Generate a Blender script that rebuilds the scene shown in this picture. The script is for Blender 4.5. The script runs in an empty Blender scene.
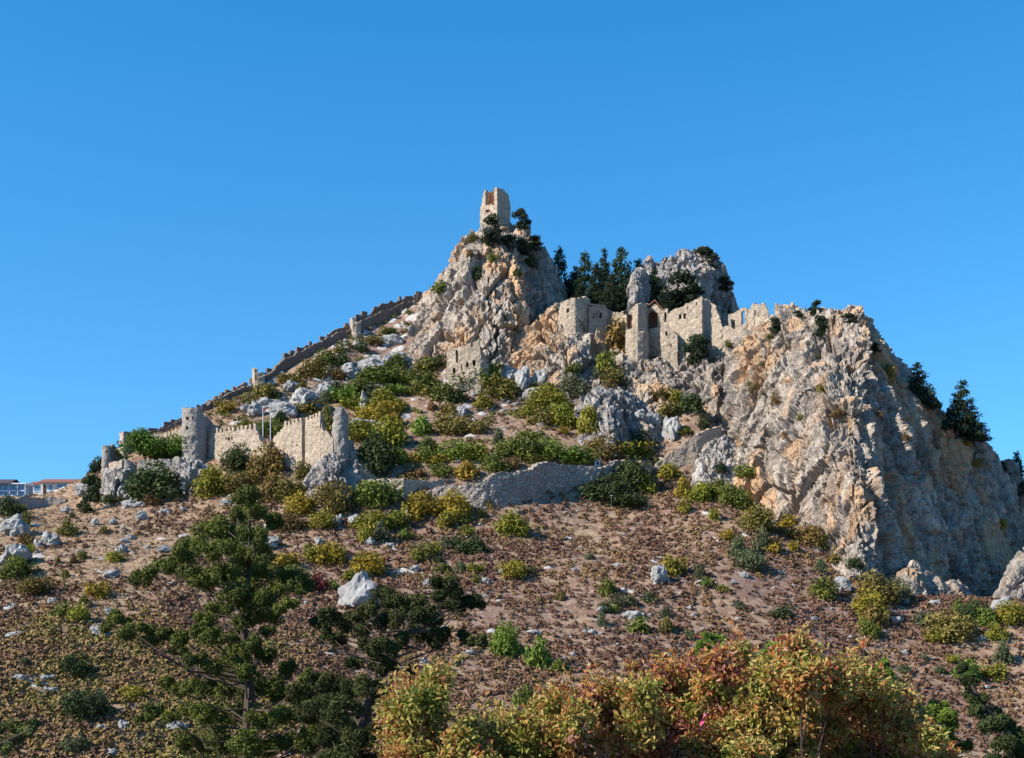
import bpy, math, random
import numpy as np
from mathutils import Vector, Matrix
from mathutils.bvhtree import BVHTree

# ------------------------------------------------------------------ camera, sky, sun, exposure
SC = bpy.context.scene
COL = SC.collection
F, H, W_, H_ = 1400.0, 640.0, 1024, 758        # focal length and horizon row of the photograph, in its pixels
camd = bpy.data.cameras.new('camera'); cam = bpy.data.objects.new('camera', camd); COL.objects.link(cam)
cam.location = (0, 0, 0); cam.rotation_euler = (math.pi/2, 0, 0)
camd.sensor_fit = 'HORIZONTAL'; camd.sensor_width = 36.0
camd.lens = 36.0*F/W_
camd.shift_y = (H - H_/2)/W_
camd.clip_start = 0.1; camd.clip_end = 20000
SC.camera = cam

SUNV = Vector((-0.78, -0.31, 0.55)).normalized()
wd = bpy.data.worlds.new('World'); SC.world = wd; wd.use_nodes = True
nt = wd.node_tree; bg = nt.nodes['Background']
sky = nt.nodes.new('ShaderNodeTexSky'); sky.sky_type = 'NISHITA'; sky.sun_disc = False
sky.sun_elevation = math.asin(SUNV.z); sky.sun_rotation = math.atan2(SUNV.x, SUNV.y)
sky.altitude = 1200; sky.air_density = 1.0; sky.dust_density = 0.05; sky.ozone_density = 2.0
# the clear sky is looked up a little above the horizon (dry mountain air) and tinted to the photograph's blue
tcw = nt.nodes.new('ShaderNodeTexCoord'); va = nt.nodes.new('ShaderNodeVectorMath'); va.operation = 'ADD'; va.inputs[1].default_value = (0, 0, .10)
vn = nt.nodes.new('ShaderNodeVectorMath'); vn.operation = 'NORMALIZE'
nt.links.new(tcw.outputs['Generated'], va.inputs[0]); nt.links.new(va.outputs[0], vn.inputs[0]); nt.links.new(vn.outputs[0], sky.inputs[0])
tint = nt.nodes.new('ShaderNodeMix'); tint.data_type = 'RGBA'; tint.blend_type = 'MULTIPLY'; tint.inputs[0].default_value = 1; tint.inputs[7].default_value = (.20, .89, 1.18, 1)
sx_ = nt.nodes.new('ShaderNodeSeparateXYZ'); nt.links.new(tcw.outputs['Generated'], sx_.inputs[0])      # paler towards the horizon
mr = nt.nodes.new('ShaderNodeMapRange'); mr.inputs['From Min'].default_value = .02; mr.inputs['From Max'].default_value = .42; nt.links.new(sx_.outputs[2], mr.inputs[0])
tg = nt.nodes.new('ShaderNodeMix'); tg.data_type = 'RGBA'; tg.inputs[6].default_value = (.48, .86, 1.0, 1); tg.inputs[7].default_value = (.18, .84, 1.14, 1)
nt.links.new(mr.outputs[0], tg.inputs[0]); nt.links.new(tg.outputs[2], tint.inputs[7])
nt.links.new(sky.outputs[0], tint.inputs[6]); nt.links.new(tint.outputs[2], bg.inputs[0]); bg.inputs[1].default_value = 0.13
sund = bpy.data.lights.new('sun', 'SUN'); sund.energy = 5.0; sund.angle = math.radians(0.5); sund.color = (1.0, 0.92, 0.81)
sun = bpy.data.objects.new('sun', sund); COL.objects.link(sun); sun.location = (-200, -50, 200)
sun.rotation_euler = SUNV.to_track_quat('Z', 'Y').to_euler()
SC.view_settings.view_transform = 'Standard'; SC.view_settings.look = 'None'
SC.view_settings.gamma = 1.0; SC.view_settings.exposure = 0.80; SC.view_settings.use_curve_mapping = False

# ------------------------------------------------------------------ numpy noise
def _h(ix, iy, iz, s):
    n = (ix.astype(np.int64)*374761393 + iy.astype(np.int64)*668265263 + iz.astype(np.int64)*2147483647 + s*974634777) & 0xFFFFFFFF
    n = ((n ^ (n >> 13))*1274126177) & 0xFFFFFFFF
    n = ((n ^ (n >> 16))*2246822519) & 0xFFFFFFFF
    return ((n ^ (n >> 15)) & 0xFFFFFF).astype(np.float64)/16777216.0
def vnoise(p, s=0):
    i = np.floor(p); f = p - i; u = f*f*f*(f*(f*6-15)+10)
    x, y, z = i[:, 0], i[:, 1], i[:, 2]
    r = 0
    for dx in (0, 1):
        for dy in (0, 1):
            for dz in (0, 1):
                w = (u[:, 0] if dx else 1-u[:, 0])*(u[:, 1] if dy else 1-u[:, 1])*(u[:, 2] if dz else 1-u[:, 2])
                r = r + w*_h(x+dx, y+dy, z+dz, s)
    return r*2-1
def fbm(p, octaves=4, s=0, gain=0.5):
    r = 0; a = 1.0
    for o in range(octaves):
        r = r + a*vnoise(p*(2.0**o) + 17.3*o, s+o); a *= gain
    return r
def cells(p, s=0):
    """nearest-cell noise: F1, F2, a random number of the cell, and a random tilt of the cell's face"""
    i = np.floor(p); n = len(p)
    F1 = np.full(n, 9.0); F2 = np.full(n, 9.0); cid = np.zeros(n); tl = np.zeros(n)
    for dx in (-1, 0, 1):
        for dy in (-1, 0, 1):
            for dz in (-1, 0, 1):
                c = i + (dx, dy, dz)
                q = c + np.stack([_h(c[:, 0], c[:, 1], c[:, 2], s+k) for k in (1, 2, 3)], 1)
                v = p - q; d = np.sqrt((v*v).sum(1))
                m = d < F1
                F2 = np.where(m, F1, np.minimum(F2, d))
                if m.any():
                    cm = c[m]
                    rd = np.stack([_h(cm[:, 0], cm[:, 1], cm[:, 2], s+k) for k in (5, 6, 7)], 1)*2-1
                    cid[m] = _h(cm[:, 0], cm[:, 1], cm[:, 2], s+4); tl[m] = (rd*v[m]).sum(1)
                F1 = np.where(m, d, F1)
    return F1, F2, cid, tl
def sstep(a, b, x):
    t = np.clip((x-a)/(b-a), 0, 1); return t*t*(3-2*t)

# ------------------------------------------------------------------ placing: a point seen at pixel (px,py) standing Y metres away
def P(px, py, Y):
    return np.array([(px-512.0)*Y/F, Y, (H-py)*Y/F])
def pix(p):
    return 512 + F*p[0]/p[1], H - F*p[2]/p[1]

# ------------------------------------------------------------------ meshes and tagging
def np_mesh(name, V, faces, mat=None, smooth=False, attr=None):
    """faces: list of (n,k) int arrays with k = 3 or 4"""
    me = bpy.data.meshes.new(name)
    V = np.ascontiguousarray(V, dtype=np.float32)
    me.vertices.add(len(V)); me.vertices.foreach_set('co', V.ravel())
    idx = np.concatenate([f.ravel() for f in faces]).astype(np.int32)
    tot = np.concatenate([np.full(len(f), f.shape[1], np.int32) for f in faces])
    st = np.concatenate([[0], np.cumsum(tot)[:-1]]).astype(np.int32)
    me.loops.add(len(idx)); me.loops.foreach_set('vertex_index', idx)
    me.polygons.add(len(tot)); me.polygons.foreach_set('loop_start', st); me.polygons.foreach_set('loop_total', tot)
    me.update(calc_edges=True); me.validate()
    me.polygons.foreach_set('use_smooth', np.full(len(me.polygons), smooth))
    for k, a in (attr or {}).items():
        at = me.attributes.new(k, 'FLOAT', 'POINT'); at.data.foreach_set('value', np.ascontiguousarray(a, dtype=np.float32))
    if mat is not None:
        for m in (mat if isinstance(mat, (list, tuple)) else [mat]): me.materials.append(m)
    return me
def link(name, me, parent=None, loc=None):
    o = bpy.data.objects.new(name, me); COL.objects.link(o)
    if parent is not None: o.parent = parent
    if loc is not None: o.location = loc
    return o
def empty(name, loc=(0, 0, 0)):
    o = bpy.data.objects.new(name, None); COL.objects.link(o); o.location = loc; o.empty_display_size = 0.5
    return o
def tag(o, label=None, cat=None, group=None, kind=None):
    if label: o['label'] = label
    if cat: o['category'] = cat
    if group: o['group'] = group
    if kind: o['kind'] = kind
    return o
class MB:
    """collects quads and triangles"""
    def __init__(s): s.v = []; s.f3 = []; s.f4 = []; s.n = 0
    def add(s, V, f):
        V = np.asarray(V, float); f = np.asarray(f, int)
        s.v.append(V); (s.f3 if f.shape[1] == 3 else s.f4).append(f+s.n); s.n += len(V)
    def box(s, c, size, rot=0, jit=0, rng=None):
        q = np.array([[x, y, z] for x in (-.5, .5) for y in (-.5, .5) for z in (-.5, .5)])*size
        if jit: q += (rng or np.random.default_rng(1)).uniform(-jit, jit, q.shape)
        ca, sa = math.cos(rot), math.sin(rot)
        q = np.stack([q[:, 0]*ca-q[:, 1]*sa, q[:, 0]*sa+q[:, 1]*ca, q[:, 2]], 1) + np.asarray(c)
        s.add(q, [[0, 1, 3, 2], [4, 6, 7, 5], [0, 4, 5, 1], [2, 3, 7, 6], [0, 2, 6, 4], [1, 5, 7, 3]])
    def tube(s, pts, rad, n=6):
        pts = [np.asarray(p, float) for p in pts]; V = []; m = len(pts)
        for i, p in enumerate(pts):
            d = pts[min(i+1, m-1)] - pts[max(i-1, 0)]; d = d/(np.linalg.norm(d)+1e-9)
            a = np.cross(d, [0.31, 0.2, 0.93] if abs(d[2]) < .9 else [1, 0, 0]); a /= np.linalg.norm(a); b = np.cross(d, a)
            r = rad[i] if hasattr(rad, '__len__') else rad
            for k in range(n):
                t = 2*math.pi*k/n; V.append(p + r*(math.cos(t)*a + math.sin(t)*b))
        Q = []
        for i in range(m-1):
            for k in range(n):
                Q.append([i*n+k, i*n+(k+1) % n, (i+1)*n+(k+1) % n, (i+1)*n+k])
        s.add(V, Q)
        s.add(V[:n], [[0, k+1, k] for k in range(1, n-1)]); s.add(V[-n:], [[0, k, k+1] for k in range(1, n-1)])
    def build(s, name, mat, parent=None, smooth=False, mesh_only=False, attr=None):
        fs = [np.concatenate(x) for x in (s.f3, s.f4) if x]
        me = np_mesh(name, np.concatenate(s.v), fs, mat, smooth, attr)
        return me if mesh_only else link(name, me, parent)

# ------------------------------------------------------------------ materials
def newmat(name, rough=0.9):
    m = bpy.data.materials.new(name); m.use_nodes = True
    t = m.node_tree; b = t.nodes['Principled BSDF']; b.inputs['Roughness'].default_value = rough
    b.inputs['Specular IOR Level'].default_value = 0.25
    return m, t, b
def N(t, kind, **kw):
    n = t.nodes.new('ShaderNode'+kind)
    for k, v in kw.items():
        if k in n.inputs: n.inputs[k].default_value = v
        else: setattr(n, k, v)
    return n
def coords(t, scale=(1, 1, 1), space='Object'):
    tc = N(t, 'TexCoord'); mp = N(t, 'Mapping'); mp.inputs['Scale'].default_value = scale
    t.links.new(tc.outputs[space], mp.inputs[0]); return mp.outputs[0]
def noise(t, co, scale, detail=4, rough=0.55):
    n = N(t, 'TexNoise'); n.inputs['Scale'].default_value = scale; n.inputs['Detail'].default_value = detail; n.inputs['Roughness'].default_value = rough
    t.links.new(co, n.inputs['Vector']); return n.outputs[0]
def ramp(t, fac, stops, const=False):
    r = N(t, 'ValToRGB'); cr = r.color_ramp
    if const: cr.interpolation = 'CONSTANT'
    while len(cr.elements) < len(stops): cr.elements.new(0.5)
    for e, (p, c) in zip(cr.elements, stops):
        e.position = p; e.color = (c, c, c, 1) if isinstance(c, (int, float)) else (*c, 1)
    t.links.new(fac, r.inputs[0]); return r.outputs[0]
def mix(t, fac, a, b, mode='MIX'):
    m = N(t, 'Mix', data_type='RGBA', blend_type=mode)
    for s, v in ((0, fac), (6, a), (7, b)):
        if hasattr(v, 'links'): t.links.new(v, m.inputs[s])
        elif s == 0: m.inputs[0].default_value = v
        else: m.inputs[s].default_value = (*v, 1)
    return m.outputs[2]
def attr(t, name):
    a = N(t, 'Attribute'); a.attribute_name = name; return a.outputs['Fac']
def bump(t, b, h, strength, dist):
    n = N(t, 'Bump'); n.inputs['Strength'].default_value = strength; n.inputs['Distance'].default_value = dist
    t.links.new(h, n.inputs['Height']); t.links.new(n.outputs[0], b.inputs['Normal'])

def rock_material(name, grey, pale, orange, amount):
    m, t, b = newmat(name, 0.92)
    co = coords(t); cs = coords(t, (1, 1, 0.35))
    c = mix(t, ramp(t, noise(t, co, 0.35, 6, .6), [(.35, 0), (.62, 1)]), grey, pale)
    c = mix(t, ramp(t, noise(t, cs, 0.9, 6, .65), [(.44, 0), (.62, .8)]), c, tuple(x*.45 for x in grey))       # dark weathering streaks
    c = mix(t, ramp(t, noise(t, co, 2.4, 5, .7), [(.36, .55), (.52, 0)]), c, tuple(x*.55 for x in grey))
    om = ramp(t, noise(t, cs, 0.075, 5, .62), [(.60-amount, 0), (.70-amount, 1)])
    c = mix(t, om, c, mix(t, noise(t, cs, .55, 5, .6), tuple(min(1, x*1.25) for x in orange), tuple(x*.8 for x in orange)))
    c = mix(t, ramp(t, attr(t, 'stain'), [(.88, 0), (.92, .7)]), c, orange)                                   # freshly broken rusty faces
    tone = ramp(t, attr(t, 'tone'), [(0, (.62, .61, .62)), (1, (1.16, 1.14, 1.10))])
    c = mix(t, 1.0, c, tone, 'MULTIPLY')
    t.links.new(c, b.inputs['Base Color'])
    h = N(t, 'Math', operation='ADD')
    t.links.new(noise(t, co, 1.1, 9, .68), h.inputs[0]); t.links.new(noise(t, coords(t, (1, 1, .4)), 3.0, 4, .6), h.inputs[1])
    bump(t, b, h.outputs[0], 1.0, 0.8)
    return m
M_CLIFF = rock_material('limestone_cliff', (.44, .375, .32), (.66, .56, .45), (.58, .37, .21), .09)
M_GREY = rock_material('grey_limestone', (.41, .375, .345), (.61, .555, .50), (.50, .39, .28), -.03)
def boulder_material():
    m, t, b = newmat('boulder_limestone', .9)
    co = coords(t)
    c = mix(t, ramp(t, noise(t, co, .8, 6, .6), [(.35, 0), (.65, 1)]), (.19, .185, .18), (.34, .33, .31))
    t.links.new(c, b.inputs['Base Color']); bump(t, b, noise(t, co, 2.0, 8, .65), .6, .25)
    return m
M_BOULDER = boulder_material()

def masonry(name, base, dark, sc=2.2):
    m, t, b = newmat(name, .92)
    co = coords(t, (1, 1, 1.5))
    v = N(t, 'TexVoronoi'); v.inputs['Scale'].default_value = sc; t.links.new(co, v.inputs['Vector'])
    sep = N(t, 'SeparateColor'); t.links.new(v.outputs['Color'], sep.inputs[0])
    c = mix(t, ramp(t, sep.outputs[0], [(0, 0), (1, .8)]), base, dark)
    c = mix(t, ramp(t, noise(t, coords(t, (1, 1, .5)), .22, 6, .65), [(.45, 0), (.7, .8)]), c, tuple(x*.62 for x in base))
    c = mix(t, ramp(t, noise(t, coords(t), .5, 5, .6), [(.5, 0), (.75, .5)]), c, (min(1, base[0]*1.2), base[1]*1.18, base[2]*1.12))
    t.links.new(c, b.inputs['Base Color'])
    ds = N(t, 'TexVoronoi'); ds.feature = 'DISTANCE_TO_EDGE'; ds.inputs['Scale'].default_value = sc; t.links.new(co, ds.inputs['Vector'])
    h = N(t, 'Math', operation='ADD'); t.links.new(ramp(t, ds.outputs['Distance'], [(0, 0), (.12, 1)]), h.inputs[0]); t.links.new(noise(t, co, 2.5, 6, .6), h.inputs[1])
    bump(t, b, h.outputs[0], .9, .22)
    return m
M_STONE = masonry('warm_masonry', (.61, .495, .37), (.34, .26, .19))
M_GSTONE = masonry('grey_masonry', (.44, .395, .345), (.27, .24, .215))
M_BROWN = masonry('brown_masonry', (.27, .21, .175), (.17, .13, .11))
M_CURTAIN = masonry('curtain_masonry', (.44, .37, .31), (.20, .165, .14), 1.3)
M_RED = masonry('rusty_plaster', (.30, .13, .08), (.24, .10, .06))
def plain(name, c, rough=.7, var=.15, sc=1.5):
    m, t, b = newmat(name, rough)
    k = noise(t, coords(t), sc, 4)
    t.links.new(mix(t, k, tuple(x*(1-var) for x in c), tuple(min(1, x*(1+var)) for x in c)), b.inputs['Base Color'])
    return m
# ------------------------------------------------------------------ the hillside
CP = []
def cp(*a):
    for x in a: CP.append(P(*x))
def cw(*a):
    for x in a: CP.append(np.array(x, float))
for X in (-220, -110, 0, 110, 220):
    cw((X, -20, -1.9), (X, 1, -1.9), (X, 30, -17), (X, 70, -29), (X*1.0, 125, -27))
cp((0,758,172),(256,758,180),(512,758,188),(768,758,198),(1024,758,208))
cp((0,690,192),(256,690,200),(512,690,208),(768,690,218),(1024,690,228))
cp((0,620,222),(256,620,228),(512,620,236),(768,620,242),(1024,625,246))
cp((0,555,258),(150,550,262),(300,550,262),(512,550,266),(700,550,266),(840,580,262),(920,608,256))
cp((0,512,300),(75,505,310),(130,494,300),(240,484,297),(320,495,288),(400,501,285),(500,512,284),(580,494,296),(650,480,306),(720,490,300),(790,535,282))
cp((400,484,291),(500,476,294),(460,482,292),(540,466,299),(580,464,302),(650,459,313))
cp((380,430,318),(450,430,318),(520,430,319),(600,440,318),(650,440,322),(705,440,318))
cp((430,385,346),(500,380,346),(560,400,337),(380,380,350),(330,400,336),(290,428,320),(280,400,338),(230,445,310),(300,458,300),(620,402,335),(685,408,332))
RIDGE = [(125,446,320),(170,434,326),(215,410,335),(260,386,348),(300,364,358),(350,334,368),(415,304,378)]
cp(*RIDGE); cp((350,356,356),(390,346,364),(150,463,312),(0,497,335),(65,495,335))
for r in RIDGE:
    q = P(*r); cw((q[0]-14, q[1]+40, q[2]-14), (q[0]-30, q[1]+140, q[2]-60))
cw((-125, 400, 22), (-190, 335, 24), (-190, 260, 6), (-190, 420, 0), (190, 300, -6), (190, 420, -20), (150, 270, -2))
cp((590,316,368),(660,332,372)); cp((1010,602,284),(1024,603,290))
cw((70, 305, 9), (100, 335, 2), (60, 350, 30), (40, 335, 45), (0, 430, 58), (60, 460, 20), (120, 450, -10), (0, 520, 0), (-100, 520, -10), (100, 520, -25))
CP = np.array(CP)
def _U(r2): return 0.5*r2*np.log(r2+1e-9)
_xy = CP[:, :2]/100.0
_d2 = ((_xy[:, None]-_xy[None])**2).sum(2); NCP = len(CP)
A_ = np.zeros((NCP+3, NCP+3)); A_[:NCP, :NCP] = _U(_d2) + np.eye(NCP)*2e-4
A_[:NCP, NCP] = 1; A_[:NCP, NCP+1:] = _xy; A_[NCP:, :NCP] = A_[:NCP, NCP:].T
_w = np.linalg.solve(A_, np.concatenate([CP[:, 2], np.zeros(3)]))
def hill(x, y):
    """smooth height of the hillside"""
    x = np.asarray(x, float).ravel(); y = np.asarray(y, float).ravel(); out = np.empty(len(x))
    xc = np.clip(x, -240, 240); yc = np.clip(y, -25, 540)
    for i in range(0, len(x), 40000):
        q = np.stack([xc[i:i+40000], yc[i:i+40000]], 1)/100.0
        d2 = ((q[:, None]-_xy[None])**2).sum(2)
        out[i:i+40000] = _U(d2) @ _w[:NCP] + _w[NCP] + q @ _w[NCP+1:]
    e = np.hypot(x-xc, y-yc); k = sstep(0, 260, e)
    return out*(1-k) - 38*k
def hill_z(x, y):
    x = np.asarray(x, float).ravel(); y = np.asarray(y, float).ravel()
    p = np.stack([x, y, x*0], 1)
    k = sstep(110, 190, y)
    b = 0.7*fbm(p/17.0, 3, 5) + 0.12*fbm(p/2.2, 3, 9)
    F1, F2, ci, tl = cells(p/2.6 + 0.25*fbm(p/2.0, 2, 3)[:, None], 21)
    up = sstep(305, 345, y)*(x < 0)
    rocky = (ci > .98 - .22*up)*(sstep(0.02, .3, F2-F1))
    return hill(x, y) + k*(b + rocky*(.25+.1*up)*(0.5+ci)), rocky*k
def axis(lo, hi, step, far):
    a = list(np.arange(lo, hi, step)); s = step*1.6; l = lo; r = a[-1]; L = []; R = []
    while r < far: r += s; R.append(r); s *= 1.35
    s = step*1.6
    while l > -far: l -= s; L.append(l); s *= 1.35
    return np.array(L[::-1] + a + R)
xs = axis(-150, 125, 0.55, 5000); ys = axis(165, 392, 0.5, 5000)
ys = np.unique(np.concatenate([ys[ys > 150], np.arange(-24, 150, 4.0), ys[ys < -26]]))
gx, gy = np.meshgrid(xs, ys); gz, rk = hill_z(gx, gy)
nx, ny = len(xs), len(ys)
gi = np.arange(nx*ny).reshape(ny, nx)
Q = np.stack([gi[:-1, :-1], gi[:-1, 1:], gi[1:, 1:], gi[1:, :-1]], -1).reshape(-1, 4)
HV = np.stack([gx.ravel(), gy.ravel(), gz], 1)

def ground_material():
    m, t, b = newmat('dry_hillside', .95)
    co = coords(t)
    soil = mix(t, ramp(t, noise(t, co, .8, 7, .65), [(.35, 0), (.65, 1)]), (.20, .122, .09), (.315, .215, .165))
    grass = mix(t, noise(t, co, .5, 6, .65), (.29, .20, .12), (.37, .26, .165))
    gm = ramp(t, noise(t, co, .03, 4, .6), [(.42, 0), (.6, 1)])
    sp = N(t, 'SeparateXYZ'); t.links.new(co, sp.inputs[0])
    lm = N(t, 'MapRange'); lm.inputs['From Min'].default_value = -35; lm.inputs['From Max'].default_value = -75; t.links.new(sp.outputs[0], lm.inputs[0])
    g = N(t, 'Math', operation='MULTIPLY_ADD'); t.links.new(lm.outputs[0], g.inputs[0]); g.inputs[1].default_value = .8; t.links.new(gm, g.inputs[2])
    gc = N(t, 'Math', operation='MINIMUM'); t.links.new(g.outputs[0], gc.inputs[0]); gc.inputs[1].default_value = 1
    c = mix(t, gc.outputs[0], soil, grass)
    brown = ramp(t, noise(t, co, .55, 6, .7), [(.42, 0), (.58, .75)])
    c = mix(t, brown, c, (.155, .082, .056))
    c = mix(t, ramp(t, attr(t, 'rocky'), [(.25, 0), (.6, 1)]), c, (.44, .41, .38))
    t.links.new(c, b.inputs['Base Color']); bump(t, b, noise(t, co, 2.2, 8, .7), .8, .25)
    return m
M_GROUND = ground_material()
hills = link('hillside', np_mesh('hillside', HV, [Q], M_GROUND, True, {'rocky': rk}))
tag(hills, 'dry brown hillside climbing to the castle crags', 'hillside', kind='structure')

# ------------------------------------------------------------------ crags: lofted between rows of points, then broken into faces
def catmull(Ctl, n):
    """resample a (k,...) control array to n samples along axis 0"""
    k = len(Ctl); u = np.linspace(0, k-1, n); i = np.minimum(u.astype(int), k-2); f = (u-i).reshape((-1,)+(1,)*(Ctl.ndim-1))
    p0 = Ctl[np.maximum(i-1, 0)]; p1 = Ctl[i]; p2 = Ctl[i+1]; p3 = Ctl[np.minimum(i+2, k-1)]
    m1 = (p2-p0)*.35; m2 = (p3-p1)*.35
    return (2*f**3-3*f**2+1)*p1 + (f**3-2*f**2+f)*m1 + (-2*f**3+3*f**2)*p2 + (f**3-f**2)*m2
def rock_disp(p, seed, big=1.0, mid=1.0, fine=1.0):
    w = p + .8*np.stack([fbm(p/4.0, 3, seed+k) for k in (40, 50, 60)], 1)
    d = big*1.5*fbm(p*(1, 1, .45)/12.0, 3, seed)
    F1, F2, c1, t1 = cells(w*(1, 1, .15)/6.2, seed+100); e = sstep(0, .10, F2-F1)
    d += mid*(2.2*(c1-.5) + 1.9*t1)*e - mid*3.0*(1-sstep(0, .085, F2-F1))*(_hash1(c1) > .3)
    F1, F2, c2, t2 = cells(w*(1, 1, .34)/2.7, seed+200); e = sstep(0, .10, F2-F1)
    d += mid*(1.0*(c2-.5) + .8*t2)*e - .9*mid*(1-sstep(0, .08, F2-F1))*(_hash1(c2) > .5)
    F1, F2, c3, t3 = cells(w*(1, 1, .6)/1.0, seed+300); e = sstep(0, .12, F2-F1)
    d += fine*(.42*(c3-.5) + .42*t3)*e - fine*.35*(1-sstep(0, .12, F2-F1))*(_hash1(c3) > .5)
    d -= fine*.42*np.abs(fbm(p*(1, 1, .5)/1.0, 3, seed+7))
    return d, np.clip(.55*c2 + .45*c1, 0, 1), _hash1(c1*.7+c2*.3)
def _hash1(c): return np.modf(c*7919.13)[0]
CRAGS = []
def crag(name, label, rows, mat, seed, step=.45, big=1., mid=1., fine=1., kind='structure', cat='crag', flat_top=0):
    C3 = np.array([[P(*c) for c in r] for r in rows])           # rows x cols x 3
    lu = max(np.linalg.norm(np.diff(C3, axis=1), axis=2).sum(1)); lv = max(np.linalg.norm(np.diff(C3, axis=0), axis=2).sum(0))
    nu, nv = int(lu/step)+2, int(lv/step)+2
    G = catmull(C3, nv); G = np.swapaxes(catmull(np.swapaxes(G, 0, 1), nu), 0, 1)
    du = np.gradient(G, axis=1); dv = np.gradient(G, axis=0)
    nn = np.cross(du, dv); nn /= np.linalg.norm(nn, axis=2, keepdims=True)+1e-9
    if nn[nv//2:, :, 1].mean() > 0: nn = -nn
    V = G.reshape(-1, 3); nn = nn.reshape(-1, 3)
    d, tone, stain = rock_disp(V, seed, big, mid, fine)
    V = V + nn*d[:, None]
    gi = np.arange(nu*nv).reshape(nv, nu)
    Q = np.stack([gi[:-1, :-1], gi[1:, :-1], gi[1:, 1:], gi[:-1, 1:]], -1).reshape(-1, 4)
    o = link(name, np_mesh(name, V, [Q], mat, False, {'tone': tone, 'stain': stain}))
    tag(o, label, cat, kind=kind); CRAGS.append(o)
    return o
def back(row, dy, dpx=0, dpy=0):
    return [(a+dpx, b+dpy, c+dy) for a, b, c in row]

# summit crag
ridge = [(394,362,371),(402,338,372),(418,306,374),(437,276,376),(460,244,378),(484,224,379),(508,220,380),(528,232,380),(545,248,380),(558,268,380),(570,296,378),(578,322,376)]
crag('summit_crag', 'tall jagged limestone crag carrying the ruined summit tower', [
  back(ridge, 34, 0, 110), back(ridge, 10, 2, 16), ridge,
  [(393,368,368),(401,348,366),(418,322,366),(437,296,366),(460,268,366),(484,246,367),(508,242,368),(526,256,369),(540,272,371),(550,290,373),(560,312,374),(570,330,374)],
  [(392,376,366),(400,362,361),(416,348,358),(437,330,356),(460,312,355),(484,298,355),(508,294,357),(524,300,360),(536,306,364),(546,316,368),(556,328,371),(564,340,372)],
  [(392,384,364),(400,376,358),(416,372,353),(437,366,350),(460,360,348),(484,350,348),(508,344,351),(524,342,355),(535,346,360),(544,350,364),(553,352,368),(562,354,370)],
  [(392,396,362),(400,396,356),(416,396,350),(437,396,346),(460,396,343),(484,392,343),(508,384,346),(524,378,351),(535,374,357),(544,372,362),(553,370,366),(562,368,369)]], M_CLIFF, 11)
# rear crag behind the castle
ridge = [(630,330,378),(638,272,382),(652,256,384),(670,252,385),(690,248,386),(706,252,387),(718,266,388),(728,288,388),(736,318,388)]
crag('rear_crag', 'grey blocky crag rising behind the castle palace wall', [
  back(ridge, 30, 0, 80), back(ridge, 9, 0, 8), ridge,
  [(628,340,374),(636,300,376),(652,284,376),(670,278,376),(688,274,377),(702,276,380),(712,288,384),(722,304,387),(732,326,388)],
  [(628,350,372),(636,326,372),(652,318,371),(670,314,371),(688,310,372),(700,312,376),(710,320,381),(720,330,386),(730,342,388)],
  [(628,372,370),(636,368,370),(652,366,368),(670,366,368),(688,366,369),(700,366,374),(710,366,380),(720,366,385),(730,366,388)]], M_GREY, 23, .5)
# spire
ridge = [(626,310,366),(630,284,367),(637,271,368),(645,276,369),(652,292,370),(658,312,371)]
crag('rock_spire', 'small pointed grey rock spire between the conifers behind the gatehouse roof', [
  back(ridge, 10, 0, 60), back(ridge, 4, 0, 4), ridge,
  [(625,318,363),(629,298,362),(636,288,362),(644,292,364),(650,304,367),(656,320,370)],
  [(624,340,361),(628,336,359),(636,336,358),(644,336,360),(650,338,364),(656,342,368)]], M_GREY, 31, .4, .5, .7, 1)
# castle cliff
ridge = [(486,366,352),(515,346,353),(540,326,355),(556,312,357),(575,316,357),(600,326,357),(622,346,354),(640,352,352),(662,356,351),(682,354,350),(700,350,349),(722,346,347),(742,348,344),(762,336,338)]
crag('castle_cliff', 'broken orange and grey cliff carrying the castle halls', [
  back(ridge, 30, 0, 40), back(ridge, 12, 0, -3), ridge,
  [(486,372,348),(515,358,348),(540,346,348),(556,338,348),(575,340,347),(600,352,347),(622,366,346),(640,366,345),(662,372,344),(682,372,343),(700,370,341),(722,370,339),(742,376,337),(762,372,333)],
  [(486,380,346),(515,372,344),(540,368,342),(556,366,341),(575,368,340),(600,376,341),(622,382,342),(640,384,341),(662,390,339),(682,390,338),(700,392,335),(722,396,332),(742,402,329),(762,408,325)],
  [(486,390,344),(515,388,342),(540,388,338),(556,388,337),(575,392,335),(600,396,335),(622,398,337),(640,402,336),(662,408,334),(682,408,333),(700,414,330),(722,424,325),(742,434,320),(762,446,315)],
  [(486,410,340),(515,410,337),(540,412,333),(556,414,331),(575,416,329),(600,414,330),(622,412,333),(640,418,331),(662,426,329),(682,428,327),(700,438,323),(722,452,317),(742,468,311),(762,484,306)]], M_CLIFF, 47)
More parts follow.
